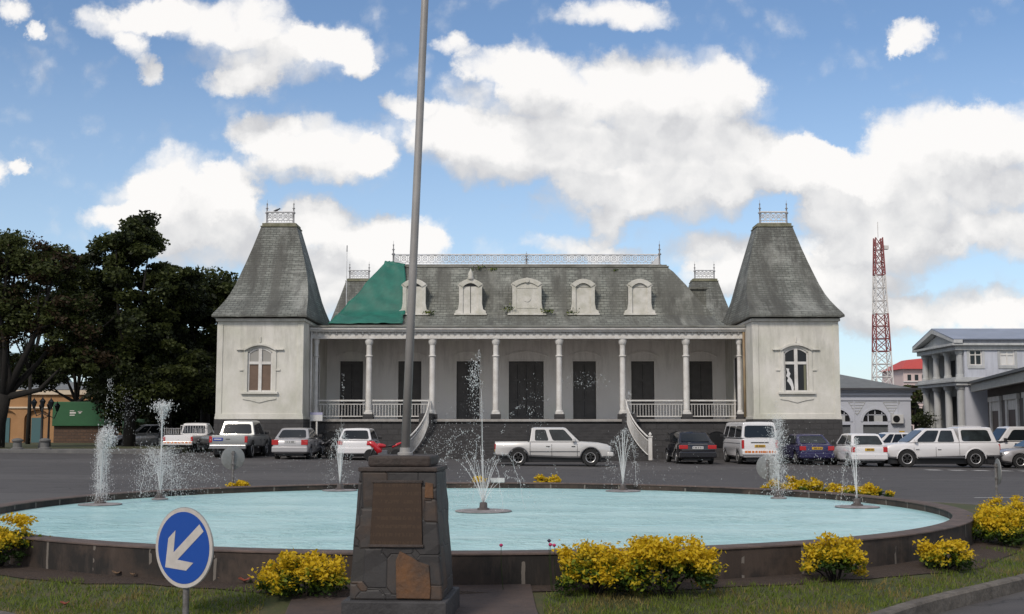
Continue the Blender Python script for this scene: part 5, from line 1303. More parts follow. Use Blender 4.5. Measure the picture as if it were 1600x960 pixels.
# great staircase, spreading towards the square
def stair_hw(t): return 5.20 + .70 * t ** 2.4        # half width, t from top (0) to foot (1)
b = MB(); NS = 12; YT, YF = 63.9, 60.2
for i in range(NS):
    t0 = i / NS; zt = FZ - .14 - (FZ - .14) * (i + 1) / (NS + 1) + .02; y1 = YT - (YT - YF) * t0; y0 = YT - (YT - YF) * (i + 1) / NS
    h0, h1 = stair_hw((i + 1) / NS), stair_hw(t0)
    b.prism([(X0 - h0, y0), (X0 + h0, y0), (X0 + h1, y1), (X0 - h1, y1)], -.5, zt, 'xy')
stc = part(b, 'staircase', mat('step_stone', (.044, .042, .043), .8, col2=(.026, .025, .026), vscale=2.5, bump=.3), bevel=.012)
for s in (-1, 1):
    pts = []
    n = 14
    for i in range(n + 1):
        t = i / n; yy = YT + .1 - (YT - YF + .2) * t; xx = X0 + s * (stair_hw(t) - .05 + (.12 * t ** 3)); zz = FZ - (FZ - .05) * min(1, t * 1.02)
        pts.append(Vector((xx, yy, zz)))
    b = MB(); b.tube([p + Vector((0, 0, 1.03)) for p in pts], .042, 8); b.tube([p + Vector((0, 0, .85)) for p in pts], .022, 6); b.tube([p + Vector((0, 0, .14)) for p in pts], .022, 6)
    rl = part(b, 'stair_railing', 'white_paint', stc, smooth=True)
    b = MB()
    for i in range(42):
        t = i / 41 * n; k = min(n - 1, int(t)); p = pts[k].lerp(pts[k + 1], t - k); b.tube([p + Vector((0, 0, .12)), p + Vector((0, 0, .86))], .012, 5)
    part(b, 'stair_balusters', 'white_paint', stc)
    p = pts[-1]; b = MB(); b.box(p.x - .09, p.x + .09, p.y - .09, p.y + .09, 0, 1.12); b.box(p.x - .12, p.x + .12, p.y - .12, p.y + .12, 1.12, 1.18); b.lathe([(.04, 1.18), (.09, 1.26), (.04, 1.34), (.01, 1.38)], 10, (p.x, p.y, 0)); part(b, 'newel_post', 'white_paint', stc, bevel=.01)
    b = MB(); p = pts[0]; b.box(p.x - .22 - (.3 if s < 0 else 0), p.x + .22 + (.3 if s > 0 else 0) , p.y - .5, p.y + .0, FZ - .5, FZ + .30); part(b, 'stair_pier', 'basalt', stc, bevel=.02)
# roofs: low verandah pitch, then the steep slate mansard
MT = 10.56
L0 = (-TOFF + TW + .3, 63.75, 6.86); 
hx = [(11.05, 64.0, 6.86), (11.0, 65.5, 7.15), (10.9, 68.0, 7.62), (10.65, 70.3, 8.05)]
xa = X0 - 11.05; 
b = MB()
def ring_at(w_, yf, yb, z): return [(X0 - w_, yf, z), (X0 + w_, yf, z), (X0 + w_, yb, z), (X0 - w_, yb, z)]
b.loft([ring_at(10.45, 63.72, 90.0, 6.93), ring_at(10.38, 64.6, 89.0, 7.16), ring_at(10.30, 65.5, 88, 7.42), ring_at(10.20, 66.30, 87, 7.70)])
part(b, 'verandah_roof', 'slate_main', smooth='auto')
b = MB()
b.loft([ring_at(10.21, 66.32, 86.9, 7.70), ring_at(9.82, 66.58, 86.5, 8.2), ring_at(9.34, 66.88, 86, 8.8), ring_at(8.85, 67.25, 85.5, 9.5), ring_at(8.25, 67.85, 85.3, 10.3), ring_at(7.98, 68.08, 85.2, MT)])
mr = part(b, 'main_roof', 'slate_main', smooth='auto')
b = MB(); b.box(X0 - 8.03, X0 + 8.03, 68.02, 85.3, MT, MT + .10); b.box(X0 - 7.93, X0 + 7.93, 68.12, 85.2, MT + .10, MT + .18); part(b, 'roof_cornice', 'lead_grey', mr, bevel=.03)
b = MB(); zc = MT + .18
lattice(b, (X0 - 7.55, 68.4, 0), (X0 + 7.55, 68.4, 0), zc, zc + .60, .40, .028)
lattice(b, (X0 - 7.55, 68.4, 0), (X0 - 7.55, 84, 0), zc, zc + .60, .8, .02); lattice(b, (X0 + 7.55, 68.4, 0), (X0 + 7.55, 84, 0), zc, zc + .60, .8, .02)
part(b, 'crest_railing', 'white_iron', mr)
for xx, hh in ((-7.55, 1.45), (7.55, 1.45), (.0, .85)): part(finial(X0 + xx, 68.4, zc - .05, hh, .10), 'finial', 'grey_iron', mr, smooth=True)
for s in (-1, 1):
    b = MB(); xx = X0 + s * 7.55; b.prism([(xx - s * .05, zc), (xx - s * .5, zc), (xx - s * .05, zc + .56)], 68.36, 68.44, 'xz'); part(b, 'finial_scroll', 'white_iron', mr)
for xx, yy in ((10.1, 75.5),):
    b = MB(); b.box(X0 + xx - .65, X0 + xx + .25, 69.6, 70.6, 7.7, 9.5); b.box(X0 + xx - .75, X0 + xx + .35, 69.5, 70.7, 9.5, 9.62); part(b, 'chimney', 'slate_main', mr)
# dormers
def dormer(cx, kind):
    w_ = .63 if kind != 'crest' else .80; z0, z1 = 7.80, 9.36 if kind != 'crest' else 9.40
    yf = 66.34
    b = MB()
    b.prism([(cx - w_, z0)] + [(cx + w_, z0)] + arch_pts(cx, z1, w_, .24, 10)[::-1], yf, 67.5, 'xz')
    d = part(b, 'dormer', 'lead_grey')
    b = MB()
    # face: jambs swelling into scrolls at the foot, arched hood
    for s in (-1, 1):
        pr = [(w_ - .22, z0), (w_ + .22, z0), (w_ + .20, z0 + .14), (w_ + .06, z0 + .22), (w_ + .0, z0 + .55), (w_ + .0, z1 - .1), (w_ + .07, z1 - .05), (w_ + .07, z1 + .04), (w_ - .22, z1 + .04)]
        b.prism([(cx + s * a, z) for a, z in pr], yf - .12, yf, 'xz')
    hood = arch_pts(cx, z1 + .04, w_ + .05, .30, 12); hl = arch_pts(cx, z1 - .12, w_ - .2, .22, 12)
    b.prism(hood + hl[::-1], yf - .17, yf, 'xz')
    b.box(cx - w_ - .26, cx + w_ + .26, yf - .20, yf, z0 - .10, z0)
    part(b, 'dormer_surround', 'dormer_white', d, bevel=.012)
    b = MB(); iw = w_ - .2
    zi = z1 - .10
    if kind == 'open':
        for s in (-1, 1): 
            xa_, xb_ = sorted((cx + s * .018, cx + s * iw)); b.box(xa_, xb_, yf - .05, yf - .0, z0, zi + .02)
        part(b, 'shutter', 'dormer_white', d, bevel=.008)
        b = MB(); b.box(cx - .018, cx + .018, yf - .04, yf - .004, z0, zi); part(b, 'shutter_gap', 'dark_opening', d)
        b = MB(); b.prism(arch_pts(cx, zi + .02, iw, .18, 8), yf - .03, yf - .002, 'xz'); part(b, 'fanlight', 'dark_opening', d)
    else:
        b.prism([(cx - iw, z0), (cx + iw, z0)] + arch_pts(cx, zi, iw, .18, 8)[::-1], yf - (.03 if kind == 'blind' else .10), yf, 'xz'); part(b, 'panel', 'dormer_white', d, bevel=.01)
        if kind == 'blind':
            b = MB(); b.box(cx - iw, cx + iw, yf - .035, yf - .03, zi - .03, zi + .01); part(b, 'panel_dark_strip', 'lead_grey', d)  # thin dark strip across the head of the panel
        else:
            b = MB(); b.lathe([(.22, yf - .13), (.20, yf - .10)], 20, (cx, 0, z0 + .85), 'y'); b.box(cx - iw + .05, cx + iw - .05, yf - .12, yf - .10, zi - .12, zi - .06); b.box(cx - iw + .05, cx + iw - .05, yf - .12, yf - .10, z0 + .28, z0 + .34)
            b.lathe([(.14, yf - .22), (.12, yf - .17)], 14, (cx, 0, z1 + .22), 'y')
            part(b, 'roundel', 'dormer_white', d)
    if kind == 'open2': pass
for k, kind in ((-2, 'open'), (-1, 'open'), (0, 'crest'), (1, 'blind'), (2, 'blind')): dormer(X0 + k * 3.09, kind)
b = MB(); cx = X0 - 3.09; b.lathe([(.10, 9.62), (.20, 9.70), (.13, 9.86), (.15, 9.98), (.05, 10.15), (.01, 10.25)], 12, (cx, 66.24, 0)); part(b, 'dormer_urn', 'dormer_white', smooth=True)
b = MB(); b.tube([(X0 - 14.2, 84, 9.0), (X0 - 14.2, 84, 17.0)], [.04, .02], 6)
MA = thing('antenna_mast', 'thin white antenna mast beside the rear left tower', 'antenna', (X0 - 11.5, 78, 7)); b = MB(); b.tube([(0, 0, -1.0), (0, 0, 5.9)], [.04, .02], 6); b.build('mast', 'white_iron', MA); b = MB(); b.tube([(-.0, 0, 5.9), (0, 0, 6.3)], .035, 6); b.build('tip', 'grey_iron', MA)
# green tarpaulin over the damaged left hip
def tarp():
    rg = random.Random(3); b = MB()
    # corner lines of the roof it lies on, front hip (corner) and the valley behind
    nz = 26; nx = 34; V = []
    prof = [(6.98, 10.47, 63.95), (7.20, 10.40, 64.6), (7.46, 10.32, 65.5), (7.74, 10.22, 66.26), (8.2, 9.84, 66.54), (8.8, 9.36, 66.84), (9.5, 8.87, 67.21), (10.3, 8.27, 67.81), (10.62, 8.0, 68.0), (10.82, 7.95, 68.15)]
    def P(t):
        f = t * (len(prof) - 1); k = min(len(prof) - 2, int(f)); a, c = prof[k], prof[k + 1]; u = f - k
        return [a[i] + (c[i] - a[i]) * u for i in range(3)]
    for j in range(nz + 1):
        z, hw_, yf = P(j / nz); row = []
        for i in range(nx + 1):
            s = i / nx
            wr = .10 * mnoise.noise(Vector((s * 5 + j * .25, j * .3, 1))) + .10 * abs(mnoise.noise(Vector((s * 9 + j * .55, j * .12, 7))))
            xe = X0 - 6.60 - .010 * j + .05 * math.sin(j * .8)
            if j >= nz - 1: xe = X0 - 7.45
            if s < .35:   # down the left hip, behind the corner
                u = 1 - s / .35; row.append((X0 - hw_ - .06 - abs(wr), yf + u * 5.0, z + .03 + wr * .5))
            else:
                u = (s - .35) / .65; x_ = (X0 - hw_ - .06) * (1 - u) + xe * u; row.append((x_, yf - .10 - abs(wr), z + .08 + wr))
        V.append(row)
    b.loft(V, cap=False, closed=False)
    o = b.build('tarpaulin', 'tarp_green', smooth=True); s_ = o.modifiers.new('thick', 'SOLIDIFY'); s_.thickness = .02
    tag(o, 'green tarpaulin covering the left end of the main slate roof', 'tarpaulin')
tarp()
b = MB(); rgt = random.Random(9); b.hexa([(-.9, -.5, 0), (.5, -.6, 0), (.6, .5, 0), (-.8, .6, 0), (-.6, -.3, 1.05), (.9, -.4, 1.35), (.9, .4, 1.4), (-.6, .4, 1.0)]); o = b.build('tarpaulin', 'tarp_green', bevel=.1); q = at(567, 470, 80); o.location = (q.x, 78, 8.4); tag(o, 'smaller green tarpaulin scrap behind the big one, by the rear left tower', 'tarpaulin')
# weeds rooted in the roof
def weed(px, py, Y, s, label, seed):
    Y -= 3.55 if Y > 71 else 3.95
    q = at(px, py, Y); rg = np.random.default_rng(seed); t = thing('roof_weed', label, 'weed', (q.x, Y, q.z), group='weeds rooted on the slate roof')
    C = rg.normal(size=(90, 3)) * [s, s * .5, s * .5]; V, F = leaf_quads(C, .10, rg, .2); o = mesh_np('foliage', V, F, rg.integers(0, 3, len(F)), ['leaf_lime', 'leaf_green', 'leaf_green'], t); o['kind'] = 'stuff'
    b = MB(); b.tube([(0, 0, -.2), (0, 0, .1)], .012, 4); b.build('stem', 'bark', t)
for a in ((748, 420, 71.5, .28, 'long weed tuft on the cornice above the second dormer'), (770, 422, 71.5, .14, 'small weed tuft right of the long one on the cornice'), (671, 489, 70.1, .14, 'weed at the right foot of the first dormer'),
          (796, 482, 70.1, .18, 'weed at the left foot of the middle crest dormer'), (855, 486, 70.1, .16, 'weed at the right foot of the middle crest dormer'), (893, 488, 70.1, .18, 'weed at the left foot of the fourth dormer'), (961, 424, 71.5, .10, 'thin weed on the cornice above the right dormers')):
    weed(*a, seed=int(a[0]))
# small sign board beside the left tower
q = at(495, 652, 63)
t = thing('notice_board', 'small white and lilac notice board on a post by the left tower', 'notice board', (q.x, 62.9, gz(q.x, 63)))
b = MB(); b.tube([(.02, 0, 0), (.02, 0, 1.9)], .05, 8); b.build('post', 'white_paint', t)
b = MB(); b.box(-.32, .32, -.07, -.03, 1.78, 2.20); b.build('board', 'plate_white', t, bevel=.01); b = MB(); b.box(-.32, .32, -.075, -.066, 2.10, 2.22); b.build('board_header', mat('lilac', (.35, .35, .50), .6), t)
# bird on the left tower crest
q = at(432, 320, 66.65); t = thing('bird', 'small dark bird perched on the left tower cresting', 'bird', (q.x, 66.65, 12.82 + .60))
b = MB(); b.loft([[(x_, w_ * math.cos(a), z_ + w_ * 1.1 * math.sin(a)) for a in [2 * math.pi * k / 8 for k in range(8)]] for x_, w_, z_ in ((-.26, .012, .06), (-.16, .03, .10), (-.05, .065, .13), (.06, .065, .17), (.11, .04, .21), (.15, .045, .24), (.19, .035, .245), (.24, .006, .235))]); b.tube([(0, .02, .1), (0, .02, 0)], .008, 4); b.tube([(0, -.02, .1), (0, -.02, 0)], .008, 4); b.build('body', 'black_trim', t, smooth=True)
b = MB(); b.loft([[(x_, .055 * s, z_ + w_ * math.sin(a)) for a in [0]] * 1 for x_, w_, z_, s in ()] or [[(-.2, .06, .11), (.08, .075, .16), (-.02, .08, .21)], [(-.2, .05, .11), (.08, .06, .16), (-.02, .062, .21)]]); b.build('wing', 'black_trim', t)
# ---------------------------------------------------------------- pale blue shop building right of the hall
def px_x(px, Y): return (px - 800) / FPX * Y
YS = 88
xr = px_x(1421, YS); xl = px_x(1300, YS) - 3
SB = thing('shop_building', 'low pale blue building with arched fanlights and roller shutters', 'building', ((xl + xr) / 2, YS, 0)); O2 = tuple(SB.location)
def sp(b, n, m, p=SB, **k): return b.build(n, m, p, org=O2, **k)
ZT = at(1350, 612, YS).z
arches = []
for px, w_ in ((1366.5, 1.0), (1313, .95)):
    arches.append((px_x(px, YS), w_))
z_sp = at(1360, 659, YS).z; hw_ = px_x(1386, YS) - px_x(1366.5, YS)
b = MB(); arches = [(px_x(1365.5, YS), hw_), (px_x(1307, YS), hw_)]
rise = at(1366, 640, YS).z - z_sp
zs0 = at(1366, 664, YS).z     # top of shutter
edges = sorted([(c - w_, c + w_) for c, w_ in arches]); xp = xl
for (a, c_) in edges:
    b.box(xp, a, YS, YS + .3, -.8, ZT); xp = c_
    ap = arch_pts((a + c_) / 2, z_sp, (c_ - a) / 2, rise, 14); ap = [((a + c_) / 2 + (c_ - a) / 2 * -math.cos(math.pi * i / 14), z_sp + rise * math.sin(math.pi * i / 14)) for i in range(15)]
    b.prism(ap + [(c_, ZT), (a, ZT)], YS, YS + .3, 'xz'); b.box(a, c_, YS - .03, YS + .3, zs0, z_sp)
b.box(xp, xr, YS, YS + .3, -.8, ZT); b.box(xl, xr, YS + .3, YS + 14, -.8, ZT)
sp(b, 'wall', 'plaster_blue')
for (a, c_) in edges:
    m_ = (a + c_) / 2; w_ = (c_ - a) / 2
    b = MB(); b.box(a, c_, YS + .15, YS + .2, -.5, zs0 - .02); b2 = MB()
    sh = sp(b, 'roller_shutter', mat('shutter_grey', (.13, .14, .15), .5, var=.2))
    for k in range(14): z = -.3 + k * .2; 
    b = MB(); b.prism([(m_ + w_ * -math.cos(math.pi * i / 14), z_sp + rise * math.sin(math.pi * i / 14)) for i in range(15)], YS + .12, YS + .16, 'xz'); fl = sp(b, 'fanlight', 'dark_opening')
    b = MB()
    for t_ in (-.55, 0, .55): b.box(m_ + t_ * w_ - .03, m_ + t_ * w_ + .03, YS + .08, YS + .12, z_sp, z_sp + rise * math.sqrt(1 - t_ * t_) - .02)
    b.box(m_ - w_ + .15, m_ + w_ - .15, YS + .08, YS + .12, z_sp + rise * .52, z_sp + rise * .58); sp(b, 'fanlight_bars', 'plaster_blue', fl)
    b = MB(); b.prism([(m_ + (w_ + .16) * -math.cos(math.pi * i / 14), z_sp + (rise + .16) * math.sin(math.pi * i / 14)) for i in range(15)] + [(m_ + (w_ + .0) * math.cos(math.pi * i / 14), z_sp + (rise + .0) * math.sin(math.pi * i / 14)) for i in range(15)], YS - .05, YS, 'xz'); sp(b, 'arch_moulding', 'plaster_blue', fl)
    b = MB(); b.box(m_ - .08, m_ + .52, YS + .0, YS + .11, z_sp, z_sp + rise * .5); sp(b, 'window_box', 'plaster_grey', fl)
b = MB(); z1 = at(1350, 626, YS).z
for xx in (px_x(1337, YS), px_x(1391, YS)):
    for k in range(5):
        w_ = .62 - k * .12; z_ = z1 - .1 - k * .20; b.box(xx - w_, xx + w_, YS - .03, YS, z_ - .055, z_)
    for s in (-1, 1): b.tube([(xx + s * .62, YS - .01, z1 - .1), (xx, YS - .01, z1 - 1.05)], .025, 4)
sp(b, 'spandrel_ornament', 'plaster_grey')
b = MB(); b.box(xl, xr + .06, YS - .08, YS, z1, z1 + .12); b.box(xl, xr + .1, YS - .15, YS, ZT - .28, ZT - .05); b.box(xl - .1, xr + .25, YS - .4, YS + 14, ZT, ZT + .12); b.box(xl, xr + .15, YS - .25, YS + 14, ZT - .05, ZT)
for px in (1332, 1400): b.box(px_x(px, YS) - .0, px_x(px, YS) + .06, YS - .04, YS, -.5, z1)
sp(b, 'cornice', 'plaster_blue')
zr = at(1310, 580, YS + 5).z
b = MB(); b.loft([[(xl - .3, YS - .5, ZT + .12), (xr + .6, YS - .5, ZT + .12), (xr + .6, YS + 14, ZT + .12), (xl - .3, YS + 14, ZT + .12)], [(xl, YS + 6.4, zr + .35), (xr - 6.2, YS + 6.4, zr + .35), (xr - 6.2, YS + 7, zr + .35), (xl, YS + 7, zr + .35)]])
sp(b, 'roof', mat('sheet_grey', (.17, .18, .18), .6, col2=(.12, .125, .125), vscale=1.2))
b = MB(); b.box(xl - .3, xr + .6, YS - .56, YS - .5, ZT + .10, ZT + .24); sp(b, 'fascia', mat('fascia_dark', (.05, .05, .055), .6))
qx = px_x(1398, YS); qz = at(1398, 655, YS).z
b = MB(); b.box(qx - .42, qx + .42, YS - .36, YS, qz - .32, qz + .32); ac = sp(b, 'air_conditioner', 'plate_white', bevel=.02)
b = MB(); b.lathe([(.25, YS - .375), (.25, YS - .36)], 18, (qx - .1, 0, qz), 'y'); sp(b, 'fan', 'dark_opening', ac)
qx = px_x(1406, YS); qz = at(1406, 678, YS).z
b = MB(); b.box(qx - .18, qx + .18, YS - .03, YS, qz - .2, qz + .2); sp(b, 'wall_plate', 'plate_yellow')

# ---------------------------------------------------------------- pedimented building on the right
GX = 25.9 * 1.18; YN, YFa = 82.0, 89.5      # gable plane x, near and far corners
GX = px_x(1499, YN)
zc = at(1499, 540, YN).z; zm = at(1499, 596, YN).z; zr = at(1462, 522, (YN + YFa) / 2).z + .3
PB = thing('portico_building', 'grey blue two storey building with columned portico and pediment', 'building', (GX + 8, 86, 0)); O3 = tuple(PB.location)
def pp(b, n, m, p=PB, **k): return b.build(n, m, p, org=O3, **k)
YM = (YN + YFa) / 2; XE = GX + 26
# long street front
wz0, wz1 = at(1520, 571, YN).z, at(1520, 547, YN).z
wins = [(px_x(1515, YN), px_x(1535, YN)), (px_x(1563, YN), px_x(1586, YN)), (px_x(1615, YN), px_x(1638, YN))]
b = MB(); x_ = GX + 1.7
b.box(x_ , XE, YN + .3, YFa, -.8, zc); 
xs_ = x_
xs_ = GX + .35
for a, c_ in wins: b.box(xs_, a, YN, YN + .3, -.8, zc); b.box(a, c_, YN, YN + .3, -.8, wz0); b.box(a, c_, YN, YN + .3, wz1, zc); xs_ = c_
b.box(xs_, XE, YN, YN + .3, -.8, zc)
pp(b, 'wall', 'plaster_blue')
b = MB(); b.box(GX + .35, x_ , YFa - .5, YFa, -.8, zc - .35); pp(b, 'portico_wall', 'plaster_grey')
b = MB(); b.box(x_ - .05, x_, YN + .5, YFa - .5, -.8, zc); pp(b, 'portico_back_wall', 'plaster_grey')
for i, (y0_, y1_) in enumerate(((YN + 1.1, YN + 2.2), (YN + 3.2, YN + 4.3), (YN + 5.3, YN + 6.3))):
    for zz0, zz1 in ((zm + .5, zc - .75), (-.2, zm - .9)):
        b = MB(); b.box(x_ - .08, x_ - .05, y0_, y1_, zz0, zz1); pp(b, 'portico_door', 'dark_opening')
for i, (a, c_) in enumerate(wins):
    b = MB(); b.box(a, c_, YN + .1, YN + .14, wz0, wz1); wn = pp(b, 'window', 'glass_dark' if i == 0 else 'curtain_white')
    b = MB(); m_ = (a + c_) / 2
    for q_ in (a + .04, m_, c_ - .04): b.box(q_ - .04, q_ + .04, YN + .05, YN + .1, wz0, wz1)
    for q_ in (wz0 + .04, wz0 + (wz1 - wz0) * .68, wz1 - .04): b.box(a, c_, YN + .045, YN + .095, q_ - .035, q_ + .035)
    pp(b, 'window_frame', 'white_paint', wn)
    b = MB(); b.box(a - .14, c_ + .14, YN - .06, YN, wz0 - .22, wz0 - .02)
    b.box(a - .16, a - .02, YN - .03, YN, wz0 - .02, wz1 + .2); b.box(c_ + .02, c_ + .16, YN - .03, YN, wz0 - .02, wz1 + .2); b.box(a - .16, c_ + .16, YN - .035, YN, wz1 + .02, wz1 + .22); pp(b, 'window_surround', 'plaster_grey', wn)
# columns on the gable side, two orders
for lvl, (z0_, z1_) in enumerate(((-.8, zm - .28), (zm + .28, zc - .32))):
    for i in range(4):
        yy = YN + .35 + i * (YFa - YN - .7) / 3; r_ = .27 if lvl == 0 else .23
        b = MB(); b.lathe([(r_ * 1.2, z0_), (r_ * 1.2, z0_ + .15), (r_, z0_ + .2), (r_ * .86, z1_ - .3), (r_ * 1.15, z1_ - .22), (r_ * 1.3, z1_)], 16, (GX + .15, yy, 0)); pp(b, 'column', 'plaster_grey', smooth='auto')
b = MB(); b.box(GX - .30, x_ , YN - .14, YFa + .14, zm - .28, zm - .05); b.box(GX - .45, x_, YN - .28, YFa + .28, zm - .05, zm + .10); b.box(GX - .3, x_, YN - .12, YFa + .12, zm + .10, zm + .28); pp(b, 'balcony_entablature', 'plaster_grey', bevel=.02)
b = MB(); b.box(GX - .30, XE, YN - .14, YFa + .14, zc - .32, zc - .02); b.box(GX - .55, XE, YN - .42, YFa + .42, zc - .02, zc + .14); pp(b, 'cornice', 'plaster_grey', bevel=.02)
b = MB(); b.prism([(YN - .1, zc + .14), (YFa + .1, zc + .14), (YM, zr - .35)], GX - .05, GX + .3, 'yz'); pd = pp(b, 'pediment', 'plaster_grey')
for s, (ya, yb_) in enumerate(((YN - .5, YM), (YFa + .5, YM))):
    b = MB(); b.prism([(ya, zc + .14), (ya, zc + .36), (YM, zr + .0), (YM, zr - .28)], GX - .5, GX + .1, 'yz'); pp(b, 'raking_cornice', 'plaster_grey', pd)
b = MB(); b.prism([(YN - .45, zc + .34), (YM, zr + .0), (YM, zr + .08), (YN - .5, zc + .42)], GX - .5, XE, 'yz'); b.prism([(YFa + .45, zc + .34), (YM, zr + .0), (YM, zr + .08), (YFa + .5, zc + .42)], GX - .5, XE, 'yz'); pp(b, 'roof', mat('sheet_blue', (.27, .30, .38), .5, col2=(.22, .25, .31), vscale=.6))
b = MB(); b.box(GX + .3, XE, YN - .1, YFa + .1, zc + .14, zc + .36); pp(b, 'gutter', 'plaster_blue')
# forward wing with its own verandah roof
ax, ay = px_x(1519, 81.6), 81.6
by = 62.0; bx = px_x(1603, by)
ez = at(1519, 600, 81.6).z
d = (Vector((bx, by)) - Vector((ax, ay))).normalized(); nrm = Vector((-d.y, d.x))
if nrm.x < 0: nrm = -nrm
WG = thing('verandah_wing', 'low wing with dark wall, white door frames and deep verandah roof', 'building', (ax + 2, 74, 0)); O4 = tuple(WG.location)
def wp(b, n, m, p=WG, **k): return b.build(n, m, p, org=O4, **k)
A = Vector((ax, ay)); B_ = A + d * 34
def quadbox(b, p, q, t0, t1, z0, z1):
    """box along the line p-q between offsets t0 and t1 to its inner side"""
    c = [p + nrm * t0, q + nrm * t0, q + nrm * t1, p + nrm * t1]; b.hexa([(v.x, v.y, z0) for v in c] + [(v.x, v.y, z1) for v in c])
b = MB(); quadbox(b, A, B_, .9, 9, -.9, ez + .1); wp(b, 'wall', mat('wing_wall', (.12, .105, .10), .85, var=.2))
b = MB(); c = [A - nrm * .3, B_ - nrm * .3, B_ + nrm * 9, A + nrm * 9]
top = [A + nrm * 3.4, B_ + nrm * 3.4, B_ + nrm * 6, A + nrm * 6]
b.hexa([(v.x, v.y, ez + .1) for v in c] + [(v.x, v.y, ez + 1.15) for v in top]); wp(b, 'roof', 'sheet_grey')
b = MB(); quadbox(b, A, B_, -.32, -.24, ez - .02, ez + .14); wp(b, 'gutter', 'fascia_dark')
b = MB(); quadbox(b, A, B_, -.15, .15, ez - .55, ez - .02); wp(b, 'verandah_beam', mat('wing_beam', (.40, .40, .38), .8, var=.25))
b = MB(); quadbox(b, A, B_, .15, .9, ez - .12, ez - .06); wp(b, 'ceiling', 'ceiling_board')
L_ = 34
for k in range(5):
    p = A + d * (1.4 + k * 6.4) + nrm * .9; q_ = p + d * 1.5
    zt = ez - 1.25
    b = MB()
    for s0, s1 in ((0, .7), (3.7, 4.4)): quadbox(b, p + d * s0 - nrm * 0, p + d * s1, -.12, 0.02, -.9, zt)
    quadbox(b, p - d * .2, p + d * 4.6, -.18, .02, zt, zt + .3); quadbox(b, p + d * .7, p + d * 3.7, -.05, .0, zt - .6, zt)
    dr = wp(b, 'door_frame', 'white_paint')
    b = MB(); quadbox(b, p + d * .7, p + d * 3.7, -.02, .0, -.9, zt - .6); wp(b, 'door', mat('door_brown', (.05, .028, .022), .6), dr)

# ---------------------------------------------------------------- red and white lattice mast
YMst = 165.0
p0 = at(1379, 597, YMst); p1 = at(1372, 372, YMst)
MS = thing('lattice_mast', 'tall red and white lattice radio mast behind the pale blue building', 'radio mast', (p0.x, YMst, 0)); H = p1.z
mat('mast_red', (.24, .07, .07), .6); mat('mast_white', (.62, .60, .58), .6)
wb = 26 / FPX * YMst / 2 * .98; wt_ = 11 / FPX * YMst / 2; zb_ = at(1379, 597, YMst).z
def mw(z): t = (z - zb_) / (H - zb_); return wb + (wt_ - wb) * t
def mc(z): t = (z - zb_) / (H - zb_); return (p1.x - p0.x) * t
zs = [zb_ - 6]; 
bands = [(0, .21, 'mast_white'), (.21, .47, 'mast_red'), (.47, .74, 'mast_white'), (.74, 1.0, 'mast_red')]
for f0, f1, m_ in bands:
    z0_, z1_ = zb_ + (H - zb_) * f0 - (8 if f0 == 0 else 0), zb_ + (H - zb_) * f1
    b = MB(); nseg = max(3, round((z1_ - z0_) / 1.7))
    C_ = lambda z, sx, sy: (mc(z) + sx * mw(z), sy * mw(z), z)
    cs = ((-1, -1), (1, -1), (1, 1), (-1, 1))
    for sx, sy in cs: b.tube([C_(z0_, sx, sy), C_(z1_, sx, sy)], .10, 5)
    for k in range(nseg):
        za, zb2 = z0_ + (z1_ - z0_) * k / nseg, z0_ + (z1_ - z0_) * (k + 1) / nseg
        for i in range(4):
            (ax_, ay_), (bx_, by_) = cs[i], cs[(i + 1) % 4]
            b.tube([C_(za, ax_, ay_), C_(zb2, bx_, by_)], .055, 4); b.tube([C_(za, bx_, by_), C_(zb2, ax_, ay_)], .055, 4); b.tube([C_(za, ax_, ay_), C_(za, bx_, by_)], .06, 4)
    b.build('mast_section', m_, MS)
b = MB(); b.tube([(mc(H), 0, H), (mc(H), 0, H + 2.2)], .05, 5); b.build('lightning_rod', 'mast_white', MS)
b = MB(); b.box(mc(H) + .55, mc(H) + 1.3, -.4, .4, H - 1.6, H - 1.1); b.build('antenna', 'mast_white', MS)

# ---------------------------------------------------------------- far block with red roof
YH = 210; xa_, xb_ = px_x(1411, YH), px_x(1455, YH); zt_ = at(1430, 577, YH).z
HB = thing('apartment_block', 'distant pale pink apartment block with red roof', 'building', ((xa_ + xb_) / 2, YH, 0)); O5 = tuple(HB.location)
mat('block_pink', (.62, .50, .48), .8, var=.1, vscale=.5); mat('roof_red', (.45, .06, .05), .7)
b = MB(); b.box(xa_, xb_, YH, YH + 12, -2, zt_); b.build('wall', 'block_pink', HB, org=O5)
b = MB(); b.loft([[(xa_ - .6, YH - .8, zt_), (xb_ + .6, YH - .8, zt_), (xb_ + .6, YH + 12, zt_), (xa_ - .6, YH + 12, zt_)], [(xa_ + 2, YH + 4, zt_ + 1.8), (xb_, YH + 4, zt_ + 2.1), (xb_, YH + 7, zt_ + 2.1), (xa_ + 2, YH + 7, zt_ + 1.8)]]); b.build('roof', 'roof_red', HB, org=O5)
for fl in range(7):
    for k in range(4):
        x_ = xa_ + .7 + k * 1.25; z_ = zt_ - 1.5 - fl * 1.75
        b = MB(); b.box(x_, x_ + .62, YH - .04, YH, z_ - .45, z_ + .55); w2 = b.build('window', 'glass_dark', HB, org=O5)
    b = MB(); b.box(xa_ - .05, xb_, YH - .25, YH - .02, z_ - .75, z_ - .60); b.build('floor_band', 'plate_white', HB, org=O5)

